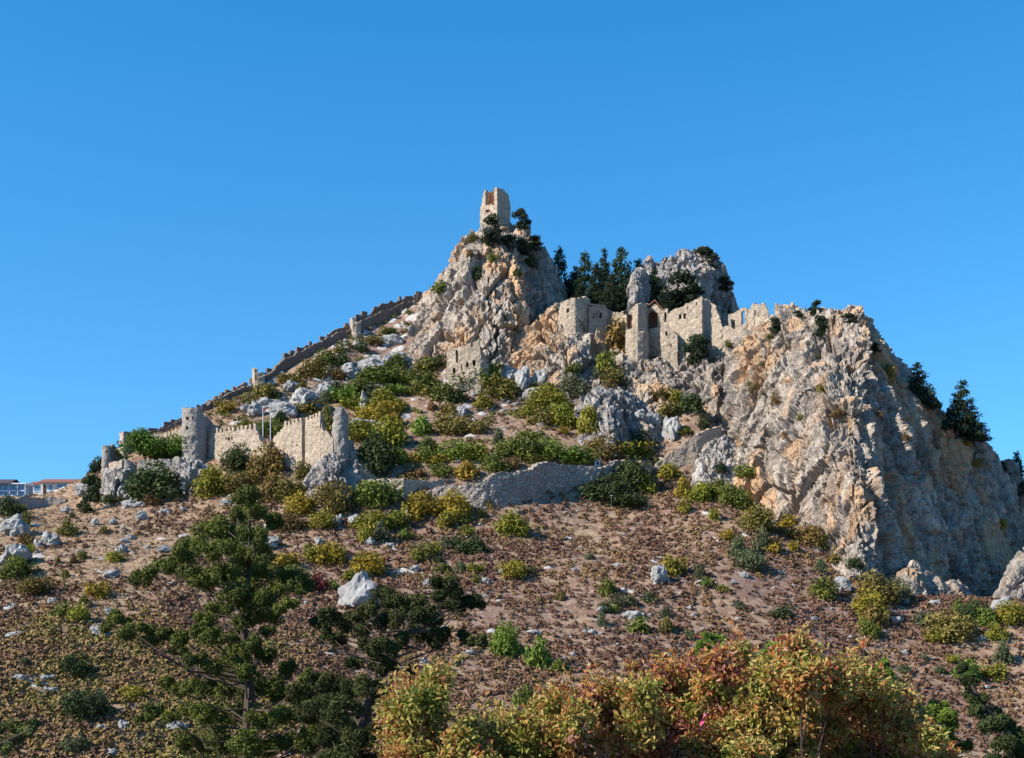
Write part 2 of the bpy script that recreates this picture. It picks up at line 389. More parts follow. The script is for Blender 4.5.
# great right-hand cliff
ridge = [(728,352,334),(748,330,332),(768,318,330),(792,313,326),(820,310,321),(846,316,316),(868,332,312),(884,352,310),(902,374,310),(926,398,313),(950,420,316),(972,442,320),(992,468,323),(1008,500,325),(1022,545,324),(1034,590,322)]
crag('great_cliff', 'huge ochre and grey cliff with a shadowed flank', [
  back(ridge, 60, 0, 120), back(ridge, 14, 4, 6), ridge,
  [(726,372,328),(744,352,324),(764,344,321),(788,340,316),(814,338,310),(840,344,304),(862,362,300),(878,384,300),(896,404,303),(920,426,307),(946,448,311),(968,470,315),(988,498,318),(1005,524,320),(1019,562,320),(1032,596,318)],
  [(724,404,322),(740,390,317),(758,386,312),(780,386,306),(806,388,298),(833,396,291),(856,414,286),(873,436,286),(890,456,292),(914,474,298),(942,492,304),(965,510,309),(986,530,313),(1003,552,316),(1017,580,316),(1030,602,315)],
  [(722,436,316),(736,432,310),(752,434,305),(774,440,298),(800,450,289),(830,464,281),(856,482,276),(873,500,277),(888,514,284),(912,526,291),(940,540,298),(964,554,304),(985,566,308),(1002,580,311),(1016,594,312),(1030,608,312)],
  [(720,462,311),(734,466,305),(750,474,299),(772,486,292),(798,502,284),(828,524,276),(856,546,269),(872,562,269),(888,568,277),(912,572,285),(940,578,293),(964,588,299),(985,596,303),(1002,600,306),(1016,608,308),(1030,616,308)],
  [(716,500,303),(730,508,297),(746,520,291),(768,534,284),(796,552,276),(828,574,269),(858,596,262),(874,608,262),(892,612,270),(916,614,278),(942,616,287),(966,620,293),(986,624,297),(1003,626,300),(1017,630,302),(1031,640,303)]], M_CLIFF, 59, .42, 1.15, 1.1, 1.1)
# dark cliff shoulder at the right edge
ridge = [(996,478,332),(1008,466,334),(1020,478,336),(1036,500,338),(1060,540,340)]
crag('far_shoulder', 'dark shaded shoulder of rock at the far end of the great cliff', [
  back(ridge, 30, 0, 80), ridge,
  [(998,520,330),(1008,510,330),(1022,520,331),(1038,540,333),(1062,570,336)], [(998,640,322),(1010,640,320),(1024,640,320),(1040,640,322),(1064,640,326)]], M_CLIFF, 61, .6)
# lit rocks at the cliff's foot
ridge = [(994,600,286),(1004,572,288),(1014,562,290),(1026,548,292),(1044,540,294),(1070,540,296)]
crag('corner_rock', 'pale sunlit rock at the foot of the shadowed flank, cut by the frame', [
  back(ridge, 10, 0, 60), ridge, [(992,608,283),(1002,588,282),(1013,574,281),(1026,566,281),(1044,562,284),(1070,564,288)], [(990,632,280),(1001,632,277),(1013,632,276),(1026,632,276),(1044,632,279),(1070,632,284)]], M_GREY, 67, .3, .35, .45, .9)
ridge = [(884,590,268),(896,574,271),(912,560,273),(930,570,274),(946,582,275),(960,580,277),(974,594,280)]
crag('fallen_rocks', 'pale pinkish rock apron against the foot of the great cliff', [
  back(ridge, 8, 0, 50), ridge, [(880,604,262),(900,586,263),(914,584,264),(926,590,266),(940,596,268),(957,594,270),(974,604,275)], [(874,626,258),(898,626,256),(914,626,257),(926,626,260),(940,626,262),(957,626,265),(976,626,270)]], M_CLIFF, 71, .28, .3, .4, .9)
# grey outcrop mid slope
ridge = [(578,410,318),(584,396,322),(596,388,325),(612,385,327),(626,390,328),(640,398,328),(652,410,327),(662,424,325)]
crag('grey_outcrop', 'large grey boulder outcrop with a shaded flank below the castle cliff', [
  back(ridge, 12, 0, 40), ridge, [(578,416,316),(584,408,317),(596,402,316),(610,402,315),(622,408,317),(636,416,320),(650,424,322),(662,432,323)],
  [(578,430,313),(586,428,312),(598,432,309),(612,436,308),(622,438,312),(636,440,317),(650,440,320),(662,442,322)], [(578,452,310),(588,452,308),(600,454,305),(614,456,304),(624,456,309),(636,456,315),(650,456,318),(662,456,320)]], M_GREY, 73, .32, .5, .65, 1)
# rocks at the foot of the cliff gully
ridge = [(698,470,306),(702,450,309),(712,440,311),(724,438,312),(736,446,312),(746,462,310),(758,484,306)]
crag('gully_outcrop', 'jagged grey rocks under the ramp wall at the cliff foot', [
  back(ridge, 12, 0, 50), ridge, [(697,484,303),(702,468,303),(712,462,303),(724,462,304),(738,472,304),(748,490,301),(760,506,298)], [(696,512,299),(702,512,297),(712,514,296),(724,516,296),(738,522,294),(750,534,290),(762,546,286)]], M_GREY, 79, .35, .6, .8)
# castle foot outcrops on the left
ridge = [(303,486,286),(312,466,289),(322,454,290),(340,448,291),(356,452,293),(368,462,294),(380,480,294)]
crag('bastion_outcrop', 'pale rugged outcrop under the tall ruined tower stump', [
  back(ridge, 10, 0, 40), ridge, [(302,494,284),(310,478,284),(322,468,283),(340,464,284),(354,468,287),(366,476,290),(379,488,292)], [(300,516,281),(310,514,280),(324,512,279),(340,512,280),(354,512,284),(366,512,288),(380,514,290)]], M_GREY, 83, .3, .45, .5, .9)
ridge = [(103,490,300),(106,474,302),(116,469,303),(130,468,303),(142,478,302),(148,492,300)]
crag('corner_outcrop', 'rounded pale outcrop under the corner tower of the outworks', [
  back(ridge, 8, 0, 40), ridge, [(103,494,298),(107,482,297),(118,478,297),(130,480,298),(140,486,299),(147,496,299)], [(102,512,295),(108,512,293),(119,512,293),(131,512,295),(140,512,296),(148,512,297)]], M_GREY, 89, .32, .4, .5)
ridge = [(168,492,298),(172,470,300),(184,462,301),(198,462,302),(208,470,302),(214,486,300)]
crag('outwork_outcrop', 'pale broken rock beneath the low battlement by the pines', [
  back(ridge, 8, 0, 40), ridge, [(167,496,296),(173,480,296),(184,476,296),(197,476,297),(207,482,298),(213,490,298)], [(166,512,294),(174,512,293),(184,512,292),(197,512,293),(207,512,295),(214,512,297)]], M_GREY, 97, .32, .4, .6)

# everything that objects stand on
bpy.context.view_layer.update()
def bvh_of(objs):
    vs = []; fs = []; n = 0
    for o in objs:
        me = o.data; v = np.empty(len(me.vertices)*3, np.float32); me.vertices.foreach_get('co', v)
        l = np.empty(len(me.loops), np.int32); me.loops.foreach_get('vertex_index', l)
        vs.append(v.reshape(-1, 3)); fs.append(l.reshape(-1, 4)+n); n += len(me.vertices)
    return BVHTree.FromPolygons(np.concatenate(vs).tolist(), np.concatenate(fs).tolist())
BV = bvh_of([hills]+CRAGS)
BVH_HILL = bvh_of([hills])
def hit(px, py, tree=None):
    d = Vector(((px-512)/F, 1, (H-py)/F)).normalized()
    r = (tree or BV).ray_cast(Vector((0, 60, 0)) if False else d*20, d)
    return None if r[0] is None else np.array(r[0])
def drop(x, y, z=400.0, tree=None):
    r = (tree or BV).ray_cast(Vector((x, y, z)), Vector((0, 0, -1)))
    return z if r[0] is None else r[0].z
# ------------------------------------------------------------------ masonry: walls laid out on a plan line, with openings and ragged tops
M_INNER_DARK = plain('painted_interior_dark', (.02, .016, .014), .95)  # near-black colour painted in for the shade inside openings
M_TILE = plain('red_roof_tiles', (.22, .10, .075), .9, .35, 3)
M_WHITE = plain('white_render', (.60, .58, .54), .8, .06)
M_SLATE = plain('dark_roof', (.07, .06, .065), .8)
M_FRAME = plain('white_frames', (.58, .62, .68), .5, .05)
M_METAL = plain('galvanised_metal', (.45, .45, .46), .45, .08)
M_DOOR = plain('dark_wood', (.05, .035, .03), .7)
def glass_mat():
    m, t, b = newmat('blue_window_glass', .12); b.inputs['Base Color'].default_value = (.10, .17, .28, 1); b.inputs['Specular IOR Level'].default_value = .8
    return m
M_GLASS = glass_mat()
def redflag():
    m, t, b = newmat('red_flag_cloth', .8); b.inputs['Base Color'].default_value = (.50, .02, .03, 1); return m
M_FLAG = redflag()

def plan(pts):
    """pts: (px, base row, top row, Y) -> plan xy, base z, top z, arc length"""
    xy = np.array([[(p[0]-512)*p[3]/F, p[3]] for p in pts]); zb = np.array([(H-p[1])*p[3]/F for p in pts]); zt = np.array([(H-p[2])*p[3]/F for p in pts])
    s = np.concatenate([[0], np.cumsum(np.hypot(*np.diff(xy, axis=0).T))])
    return xy, zb, zt, s
def wall_into(mb, pts, thick=1.0, cell=.42, holes=(), rag=.25, foot=2.5, seed=1, rough=.10, round_=False):
    """adds a wall to mb; returns the centres of its openings on the outer face: list of (corner points)"""
    xy, zb, zt, s = plan(pts); L = s[-1]; n = max(2, int(round(L/cell))); rng = np.random.default_rng(seed)
    sv = np.linspace(0, L, n+1)
    X = np.stack([np.interp(sv, s, xy[:, 0]), np.interp(sv, s, xy[:, 1])], 1)
    if round_ and len(pts) > 2:
        T = np.gradient(X, axis=0)
    else:
        seg = np.clip(np.searchsorted(s, sv, 'right')-1, 0, len(s)-2); T = (xy[1:]-xy[:-1])[seg]
    T = T/np.linalg.norm(T, axis=1, keepdims=True); Nn = np.stack([-T[:, 1], T[:, 0]], 1)     # points to the far side for left-to-right lines
    b = np.interp(sv, s, zb)-foot
    t1 = fbm(np.stack([sv/1.7, sv*0+seed*3.1, sv*0], 1), 3, seed); q = np.round(rng.uniform(-.5, .5, n+1)*2)/2
    top = np.interp(sv, s, zt) + rag*(1.2*t1 + q*.8)
    z0 = b.min(); m = int(np.ceil((top.max()-z0)/cell))+1; zr = z0 + np.arange(m+1)*cell
    zc = zr[:-1]+cell/2
    tc = (top[1:]+top[:-1])/2; bc = (b[1:]+b[:-1])/2; Xc = (X[1:]+X[:-1])/2
    fill = (zc[None] < tc[:, None]) & (zc[None] > bc[:, None]-cell)
    pxc = 512 + F*Xc[:, 0]/Xc[:, 1]; pyc = H - F*zc[None]/Xc[:, 1:2]
    outs = []
    for h in holes:
        x0, x1, y0, y1 = h[:4]; arch = len(h) > 4 and h[4]
        inx = (pxc >= x0) & (pxc <= x1)
        iny = (pyc >= y0) & (pyc <= y1)
        hm = inx[:, None] & iny
        if arch:
            u = (pxc-(x0+x1)/2)/((x1-x0)/2+1e-6); r = (x1-x0)/2
            hm &= pyc >= (y0 + r*(1-np.sqrt(np.clip(1-u*u, 0, 1))))[:, None]
        if not hm.any():      # smaller than a cell: open the nearest one
            i = np.argmin(abs(pxc-(x0+x1)/2)); k = np.argmin(abs(pyc[i]-(y0+y1)/2)); hm[i, k] = True
        fill &= ~hm
        ii, kk = np.nonzero(hm); i0, i1, k0, k1 = ii.min(), ii.max()+1, kk.min(), kk.max()+1
        outs.append((X[i0], X[i1], Nn[(i0+i1)//2], zr[k0], zr[k1]))
    # vertex positions; the last course of every column is cut to its own ragged height
    Z = np.minimum(np.broadcast_to(zr[None], (n+1, m+1)), top[:, None])
    fr = np.empty((n+1, m+1, 3)); fr[..., 0] = X[:, None, 0]; fr[..., 1] = X[:, None, 1]; fr[..., 2] = Z
    bk = fr.copy(); bk[..., :2] += (Nn*thick)[:, None, :]
    base = rough*np.stack([vnoise(fr.reshape(-1, 3)*1.3+k*31, seed) for k in range(3)], 1).reshape(fr.shape)*1.4
    fr = fr + base + rng.uniform(-rough, rough, fr.shape)*.35; bk = bk + base
    V = np.concatenate([fr.reshape(-1, 3), bk.reshape(-1, 3)]); off = (n+1)*(m+1)
    I = lambda i, k: i*(m+1)+k
    i, k = np.nonzero(fill); a, b_, c, d = I(i, k), I(i+1, k), I(i+1, k+1), I(i, k+1)
    qs = [np.stack([a, b_, c, d], 1), np.stack([d, c, b_, a], 1)+off]
    pad = np.zeros((n+2, m+2), bool); pad[1:-1, 1:-1] = fill
    for di, dk, e in ((-1, 0, (0, 0, 0, 1)), (1, 0, (1, 0, 1, 1)), (0, -1, (0, 0, 1, 0)), (0, 1, (0, 1, 1, 1))):
        ii, kk = np.nonzero(fill & ~pad[1+di:n+1+di, 1+dk:m+1+dk])
        p, q2 = I(ii+e[0], kk+e[1]), I(ii+e[2], kk+e[3])
        qs.append(np.stack([p, q2, q2+off, p+off], 1))
    mb.add(V, np.concatenate(qs))
    return outs
def recess_panels(outs, parent, name='window', mat=None, depth=.55):
    """a recessed panel in each opening; the default near-black one paints in the unlit interior"""
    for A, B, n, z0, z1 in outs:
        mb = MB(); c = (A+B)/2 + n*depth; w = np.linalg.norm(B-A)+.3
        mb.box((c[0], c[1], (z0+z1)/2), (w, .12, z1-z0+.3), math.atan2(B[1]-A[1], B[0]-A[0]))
        mb.build(name, mat or M_INNER_DARK, parent)
def merlons(pts, parent, mat, count, w=.75, h=.9, thick=.8, seed=3, skip=(), inset=.1, vary=.2):
    xy, zb, zt, s = plan(pts); rng = np.random.default_rng(seed)
    for j in range(count):
        u = (j+.5)/count*s[-1]; 
        if j in skip: continue
        x, y, z = np.interp(u, s, xy[:, 0]), np.interp(u, s, xy[:, 1]), np.interp(u, s, zt)
        i = min(np.searchsorted(s, u, 'right')-1, len(s)-2); d = xy[i+1]-xy[i]; d = d/np.linalg.norm(d); nn = np.array([-d[1], d[0]])
        hh = h*rng.uniform(1-vary*1.3, 1+vary*.8); ww = w*rng.uniform(1-vary, 1+vary)
        mb = MB(); mb.box((x+nn[0]*(thick/2+inset), y+nn[1]*(thick/2+inset), z+hh/2-.25), (ww, thick, hh+.5), math.atan2(d[1], d[0]), .09, rng)
        mb.build('merlon', mat, parent)
def building(name, label, cat, first):
    e = empty(name, P(*first)); tag(e, label, cat); return e
def part(root, name, mat, *walls, **kw):
    """one part made of wall runs; each run: (pts, dict of wall_into options)"""
    mb = MB(); outs = []
    for pts, o in walls: outs += wall_into(mb, pts, **o)
    me = mb.build(name, mat, None, mesh_only=True)
    o = link(name, me, root); o.matrix_parent_inverse = Matrix.Translation(-Vector(root.location))
    return o, outs
def under(root):
    """children were built in scene coordinates: keep them there"""
    inv = Matrix.Translation(-Vector(root.location))
    for c in root.children: c.matrix_parent_inverse = inv
    return root
def slab(mb, pts, z0, z1):
    n = len(pts); V = [(x, y, z0) for x, y in pts]+[(x, y, z1) for x, y in pts]
    mb.add(V, [[i, (i+1) % n, n+(i+1) % n, n+i] for i in range(n)]); c = [(sum(p[0] for p in pts)/n, sum(p[1] for p in pts)/n, z) for z in (z0, z1)]
    mb.add(V+c, [[(i+1) % n, i, 2*n] for i in range(n)]+[[n+i, n+(i+1) % n, 2*n+1] for i in range(n)])

# ---- summit tower
t = building('summit_tower', 'ruined square tower on the very summit with a gaping broken wall', 'tower', (495, 222, 378))
part(t, 'sunlit_wall', M_STONE, ([(480,226,207,382),(482,226,201,381.6),(484,226,190,381),(487,226,189,380.4),(494,225,191,379),(497,224,188,378)], dict(thick=1.0, foot=5, rag=.2, holes=[(486.2,493.6,186,205),(486,491,210,212.5)], seed=4, cell=.4)))
part(t, 'side_wall', M_STONE, ([(497.2,224,188,378.1),(503,226,189,381),(508,228,194,383.5),(510.5,230,203,385)], dict(thick=1.0, foot=6, rag=.2, seed=5, cell=.4)))
part(t, 'inner_wall', M_RED, ([(483,226,194,384.5),(496,226,190,384.5)], dict(thick=.6, foot=4, rag=.3, seed=6)))
under(t)
# ---- long rampart climbing the ridge
RW = [(150,440,432,327),(165,436,428,329),(182,428,419,331),(205,417,405,333),(229,409,393,339),(250,392,385,344.5),(271,382,372,349),(286,371,358,353),(314,359,345,358.5),(338,345,333,363.5),(350,339,329,366),(362,333,320,368),(377,325,313,370.5),(395,316,306,374),(410,309,301,376.5),(424,301,296,378)]
t = building('rampart_wall', 'long shadowed rampart climbing the ridge against the sky', 'wall', (271, 382, 349))
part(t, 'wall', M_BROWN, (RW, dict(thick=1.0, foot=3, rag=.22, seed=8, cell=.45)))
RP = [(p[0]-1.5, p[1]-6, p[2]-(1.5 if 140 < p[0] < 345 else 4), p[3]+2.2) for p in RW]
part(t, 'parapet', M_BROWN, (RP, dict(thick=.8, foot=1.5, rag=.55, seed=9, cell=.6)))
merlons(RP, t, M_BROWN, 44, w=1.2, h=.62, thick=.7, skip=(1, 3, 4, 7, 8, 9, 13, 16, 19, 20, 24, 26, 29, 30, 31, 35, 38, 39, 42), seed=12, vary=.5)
under(t)
for (lab, L_, R_, C_, Y, hole) in (('small broken watch turret astride the lower ridge rampart', 252, 265, 258, 344.5, (255.5, 259, 374, 381)), ('small roofless turret astride the upper ridge rampart', 350, 361, 356, 366, None)):
    t = building('watch_turret', lab, 'turret', (C_, 385 if C_ < 300 else 334, Y)); t['group'] = 'turrets on the ridge rampart'
    yb, yt = (387, 369) if C_ < 300 else (335, 318)
    part(t, 'front_wall', M_STONE, ([(L_+3,yb,yt+5,Y-1.5),(L_+6,yb,yt+3,Y-1.5),(R_,yb,yt+4,Y-1)], dict(thick=.7, foot=3, rag=.35, holes=[hole] if hole else [], seed=C_)))
    part(t, 'side_wall', M_STONE, ([(L_,yb,yt,Y+2.2),(L_+2.8,yb,yt-.5,Y-1.4)], dict(thick=.8, foot=3, rag=.2, seed=C_+1)))
    under(t)
# ---- round tower
def arc(cx, r, Y, a0, a1, n, base, tops):
    """points of a round tower: angle 270 faces the camera"""
    out = []
    for j in range(n):
        a = math.radians(a0+(a1-a0)*j/(n-1)); X = (cx-512)*Y/F + r*math.cos(a); y = Y + r*math.sin(a)
        out.append((512+F*X/y, base, np.interp(j/(n-1), np.linspace(0, 1, len(tops)), tops), y))
    return out
t = building('round_tower', 'tall pale round tower between battlemented walls beside the pines', 'tower', (194, 458, 308))
RT = arc(194.5, 2.7, 308, 170, 370, 25, 462, [410, 408, 407, 407, 408, 409, 416, 420])
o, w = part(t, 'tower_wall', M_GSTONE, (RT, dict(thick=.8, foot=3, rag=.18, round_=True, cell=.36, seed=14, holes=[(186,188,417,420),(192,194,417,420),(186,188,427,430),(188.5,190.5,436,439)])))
recess_panels(w, t)
part(t, 'back_wall', M_GSTONE, (arc(194.5, 2.65, 308, 12, 168, 18, 462, [420, 418, 412, 410]), dict(thick=.5, foot=3, rag=.3, round_=True, seed=15)))
part(t, 'wing_wall', M_GSTONE, ([(206,450,414,309.5),(213,446,424,312.5),(225,440,431,317)], dict(thick=.9, foot=3, rag=.3, seed=16)))
part(t, 'link_wall', M_STONE, ([(163,452,437,313),(172,452,434,312),(184,455,431,310)], dict(thick=.8, foot=3, rag=.15, seed=17)))
merlons([(163,452,437,313),(172,452,434,312),(183,455,431,310)], t, M_STONE, 6, seed=18)
under(t)
# ---- crenellated wall right of the round tower
t = building('battlement_wall', 'sunlit battlemented wall between the round tower and the flagpoles', 'wall', (232, 468, 303))
WA = [(207,468,433,308.5),(220,470,432,306),(240,472,429.5,303),(256,472,428,300.5)]
o, w = part(t, 'wall', M_STONE, (WA, dict(thick=1.0, foot=3, rag=.08, seed=20, cell=.36, holes=[(225.5,227,437,440),(228.2,229.8,436.8,440),(231,232.5,436.5,440)])),
     ([(256,472,428,300.4),(258,472,434,300.1),(261,472,441,299.6),(264,472,444,299.2),(275,470,448,298)], dict(thick=1.0, foot=3, rag=.2, seed=21, cell=.36)))
recess_panels(w, t, 'niche', M_RED, .35)
merlons(WA, t, M_STONE, 12, w=.62, h=.85, seed=22)
under(t)
# ---- battlemented wall with the long crack
t = building('cracked_wall', 'tall sunlit battlemented wall split by a crack beside the tower stump', 'wall', (303, 468, 293))
WB = [(283,478,426.5,297),(292,480,423.5,295.5),(302,484,421,294)]
WC = [(305,484,421,293.6),(313,484,418,292.3),(320.5,484,416,291)]
WD = [(320.5,484,417,291),(323,484,430,290.6),(328,480,433,290),(333,478,438,289.5)]
part(t, 'wall', M_STONE, (WB, dict(thick=1.0, foot=3, rag=.1, seed=24, cell=.36)), (WC, dict(thick=1.0, foot=3, rag=.1, seed=25, cell=.36)), (WD, dict(thick=1.0, foot=3, rag=.35, seed=26, cell=.36)))
part(t, 'return_wall', M_STONE, ([(271,474,444,303),(276,474,434,300.5),(282.8,478,427,297.2)], dict(thick=.9, foot=3, rag=.3, seed=27)))
merlons(WB, t, M_STONE, 5, w=.55, h=.9, seed=28); merlons(WC, t, M_STONE, 5, w=.55, h=.9, seed=29)
under(t)
# ---- tower stump
t = building('tower_stump', 'tall jagged stump of a grey round tower above the pale outcrop', 'tower', (340, 460, 290))
part(t, 'tower_wall', M_GSTONE, (arc(340, 1.75, 291, 175, 365, 17, 468, [442, 430, 412, 406, 407, 411, 413, 420]), dict(thick=1.1, foot=4, rag=.3, round_=True, seed=31, cell=.36)))
part(t, 'low_flank', M_GSTONE, ([(348,474,438,291),(353,476,441,292.5),(357,480,452,294)], dict(thick=1.2, foot=4, rag=.4, seed=32)))
under(t)
# ---- outworks on the left
t = building('outworks', 'battlemented outer bailey with corner tower at the far end of the walls', 'fortification', (130, 482, 301))
part(t, 'corner_tower', M_GSTONE, (arc(106.5, .95, 303, 150, 390, 13, 482, [446, 445, 446, 447]), dict(thick=.5, foot=4, rag=.15, round_=True, seed=34, cell=.33)))
part(t, 'inner_wall', M_GSTONE, ([(109,470,447,304),(114,470,444,307),(117,468,450,309),(122,468,452,310),(128,468,455,311)], dict(thick=.8, foot=4, rag=.4, seed=35)))
o, w = part(t, 'window_wall', M_STONE, ([(109,484,462,301.5),(115,484,461,300.4),(122,484,460,299.5)], dict(thick=.8, foot=4, rag=.12, seed=36, cell=.3, holes=[(113.2,114.6,468.5,473),(116.2,117.6,468.2,472.6)])))
recess_panels(w, t)
part(t, 'bastion', M_GSTONE, (arc(128.5, 1.5, 301, 170, 370, 15, 486, [461, 459, 461, 464]), dict(thick=.7, foot=4, rag=.2, round_=True, seed=37, cell=.33)))
WE = [(137,482,463.5,300),(150,482,463,299.5),(162,482,462.5,299),(175,482,462,299)]
part(t, 'long_wall', M_GSTONE, (WE, dict(thick=.9, foot=4, rag=.1, seed=38, cell=.36)))
merlons(WE, t, M_GSTONE, 9, w=.7, h=.8, seed=39)
part(t, 'turret', M_GSTONE, (arc(179.5, 1.25, 300, 170, 370, 13, 482, [458, 456, 457, 460]), dict(thick=.6, foot=4, rag=.2, round_=True, seed=40, cell=.33)))
part(t, 'rear_wall', M_GSTONE, ([(184,480,458,300.5),(192,480,460,302.5),(203,480,466,305)], dict(thick=.9, foot=4, rag=.35, seed=41)))
under(t)
t = building('gate_block', 'square stone block with an arched opening behind the umbrella pines', 'building', (129, 445, 318))
part(t, 'end_wall', M_STONE, ([(119.5,448,433,319.5),(123.6,450,431.5,316)], dict(thick=.6, foot=3, rag=.1, seed=43)))
o, w = part(t, 'front_wall', M_GSTONE, ([(123.8,450,431.5,316),(146,450,433,321)], dict(thick=.6, foot=3, rag=.1, seed=44, cell=.33, holes=[(126.5,130,434.5,440.5,True)])))
recess_panels(w, t); under(t)

# ---- curtain wall across the slope
t = building('curtain_wall', 'long shadowed curtain wall crossing the slope below the shrubs', 'wall', (500, 508, 287))
CW = [(418,503,494,284.5),(424,503,490,285),(440,505,486.5,286),(460,509,484,287),(478,511,482,288),(484,511,480,288.4),(491,511,475.5,289),(503,511,472,290),(520,507,470.5,291.5),(533,500,468.5,293),(541,496,463,294),(547,495,460.5,294.6),(560,494,463,296),(574,492,466.5,297.4),(600,486,467,301),(610,483,464,302.5),(617,482,460.5,303.5),(630,480,459.5,305.5),(638,480,461,306.8),(641,480,468,307.2)]
hy = np.array([hit(c[0], c[1]-1, BVH_HILL)[1] for c in CW]); hy = np.convolve(np.pad(hy, 2, 'edge'), [.15, .2, .3, .2, .15], 'valid')
CW = [(c[0], c[1], c[2], y) for c, y in zip(CW, hy)]
part(t, 'main_wall', M_CURTAIN, (CW, dict(thick=1.6, foot=4, rag=.3, seed=46, cell=.36, rough=.14)))
part(t, 'upper_wall', M_STONE, ([(362,492,479,287),(385,494,478.5,285.8),(403,496,478.5,285)], dict(thick=2.2, foot=3, rag=.1, seed=47)), ([(403.3,497,478.5,285.2),(425,498,480,288),(455,496,479,291)], dict(thick=1.2, foot=3, rag=.2, seed=48)))
part(t, 'end_pier', M_STONE, ([(641.3,484,461,CW[-1][3]),(652,484,462.5,CW[-1][3]+3)], dict(thick=1.5, foot=4, rag=.15, seed=49)))
under(t)
t = building('ramp_wall', 'sloping tan retaining wall beside the grey outcrop and cliff gully', 'wall', (690, 466, 306))
part(t, 'wall', M_STONE, ([(656,474,463,309),(668,474,455,309.5),(682,474,444,310),(697,472,434,310.5),(710,466,428,312),(722,458,427,314)], dict(thick=1.5, foot=4, rag=.12, seed=51)))
under(t)
# little white kiosk on the curtain wall
t = building('wall_kiosk', 'tiny white box shelter standing on the curtain wall', 'shelter', (597, 467, 303)); mb = MB(); c = P(597, 464, 303)
mb.box(c+(0, 0, .1), (1.3, 1.2, 1.5)); mb.build('body', M_WHITE, t)
mb = MB(); mb.box(c+(0, 0, .95), (1.6, 1.5, .16)); mb.build('roof', M_WHITE, t)
mb = MB(); mb.box(c+(.15, -.605, .1), (.4, .05, .7)); mb.build('opening', M_INNER_DARK, t); under(t)  # solid near-black panel, the dark inside is only its colour
# ---- ruin with windows at the foot of the summit crag
t = building('windowed_ruin', 'roofless sunlit ruin with two rows of windows under the summit crag', 'building', (462, 385, 340))
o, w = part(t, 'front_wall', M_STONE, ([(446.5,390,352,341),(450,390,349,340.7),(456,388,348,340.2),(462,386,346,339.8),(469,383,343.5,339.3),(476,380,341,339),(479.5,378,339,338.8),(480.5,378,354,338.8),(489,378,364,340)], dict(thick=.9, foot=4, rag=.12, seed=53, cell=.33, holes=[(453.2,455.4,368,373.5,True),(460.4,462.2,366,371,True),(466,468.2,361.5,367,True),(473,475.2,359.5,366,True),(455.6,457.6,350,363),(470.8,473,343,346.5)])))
recess_panels(w, t)
part(t, 'side_wall', M_STONE, ([(480.8,378,349,339.4),(484,372,354,341),(490,368,362,343.5)], dict(thick=.8, foot=4, rag=.25, seed=54)))
under(t)

# ---- the castle halls on the cliff
t = building('round_bastion', 'squat round sunlit bastion with one dark window', 'bastion', (576, 322, 352))
BA = [(557,338,318,352),(561,334,303.5,350),(567,332,300.5,348.6),(575,330,297,348),(583,330,297.5,349),(590,330,298.5,352)]
o, w = part(t, 'curved_wall', M_STONE, (BA, dict(thick=1.1, foot=6, rag=.25, seed=56, cell=.36, round_=True, holes=[(566.6,568.8,309,313.5)])))
recess_panels(w, t); under(t)
t = building('slit_hall', 'low hall with three slit windows beside the round bastion', 'building', (598, 322, 352))
o, w = part(t, 'front_wall', M_STONE, ([(589,330,305,350.5),(606,330,306,352.5)], dict(thick=.8, foot=6, rag=.18, seed=58, cell=.3, holes=[(593,594.5,312,318),(596.4,597.9,312,318),(599.8,601.3,312,318)])))
recess_panels(w, t)
mb = MB(); a, b = P(589, 305, 350.5), P(606, 305, 352.5); slab(mb, [(a[0], a[1]-.2), (b[0], b[1]-.2), (b[0], b[1]+5), (a[0], a[1]+5)], a[2], a[2]+.35); mb.build('roof', M_STONE, t)
part(t, 'end_wall', M_STONE, ([(606,330,307,352.4),(613,330,312,356)], dict(thick=.8, foot=5, rag=.25, seed=59))); under(t)
t = building('gatehouse', 'sunlit gatehouse with a tall red-lined arch above a buttress', 'gatehouse', (636, 335, 349))
part(t, 'low_wall', M_STONE, ([(611,332,315,353),(625,334,314,351)], dict(thick=.8, foot=6, rag=.22, seed=61)))
merlons([(612,332,315,353),(624,334,314,351)], t, M_STONE, 4, w=.7, h=.7, seed=62)
o, w = part(t, 'arch_wall', M_STONE, ([(624.5,352,313.5,350.5),(631,352,309,349.6),(637.5,352,304,348.6)], dict(thick=1.0, foot=6, rag=.18, seed=63, cell=.3, holes=[(626.2,632.4,314,327.5,True)])))
recess_panels(w, t, 'arch_recess', M_RED, .95)
part(t, 'tower_wall', M_STONE, ([(637.7,356,303.5,348.5),(646.5,356,303,350)], dict(thick=1.0, foot=6, rag=.22, seed=64, cell=.33)), ([(646.7,354,303,350.2),(649,350,304,355)], dict(thick=.8, foot=6, rag=.22, seed=65)))
part(t, 'buttress', M_STONE, ([(625.5,362,330,347),(632,364,328,345.6),(638,366,331,345.2),(643,366,332,345.6),(648.5,364,331,347.5)], dict(thick=2.5, foot=5, rag=.2, seed=66, round_=True)))
mb = MB(); a, b = P(623, 313, 350), P(636, 304, 350); mb.add([a+(0,-.4,0), b+(0,-.4,0), b+(0,5,1.0), a+(0,5,1.0), a+(0,-.4,.25), b+(0,-.4,.25), b+(0,5,1.25), a+(0,5,1.25)], [[0,1,2,3],[4,7,6,5],[0,4,5,1],[1,5,6,2],[2,6,7,3],[3,7,4,0]]); mb.build('lean_to_roof', M_SLATE, t)
under(t)
t = building('gabled_chapel', 'gabled hall with red tiled roof and a big dark arch', 'chapel', (654, 326, 351))
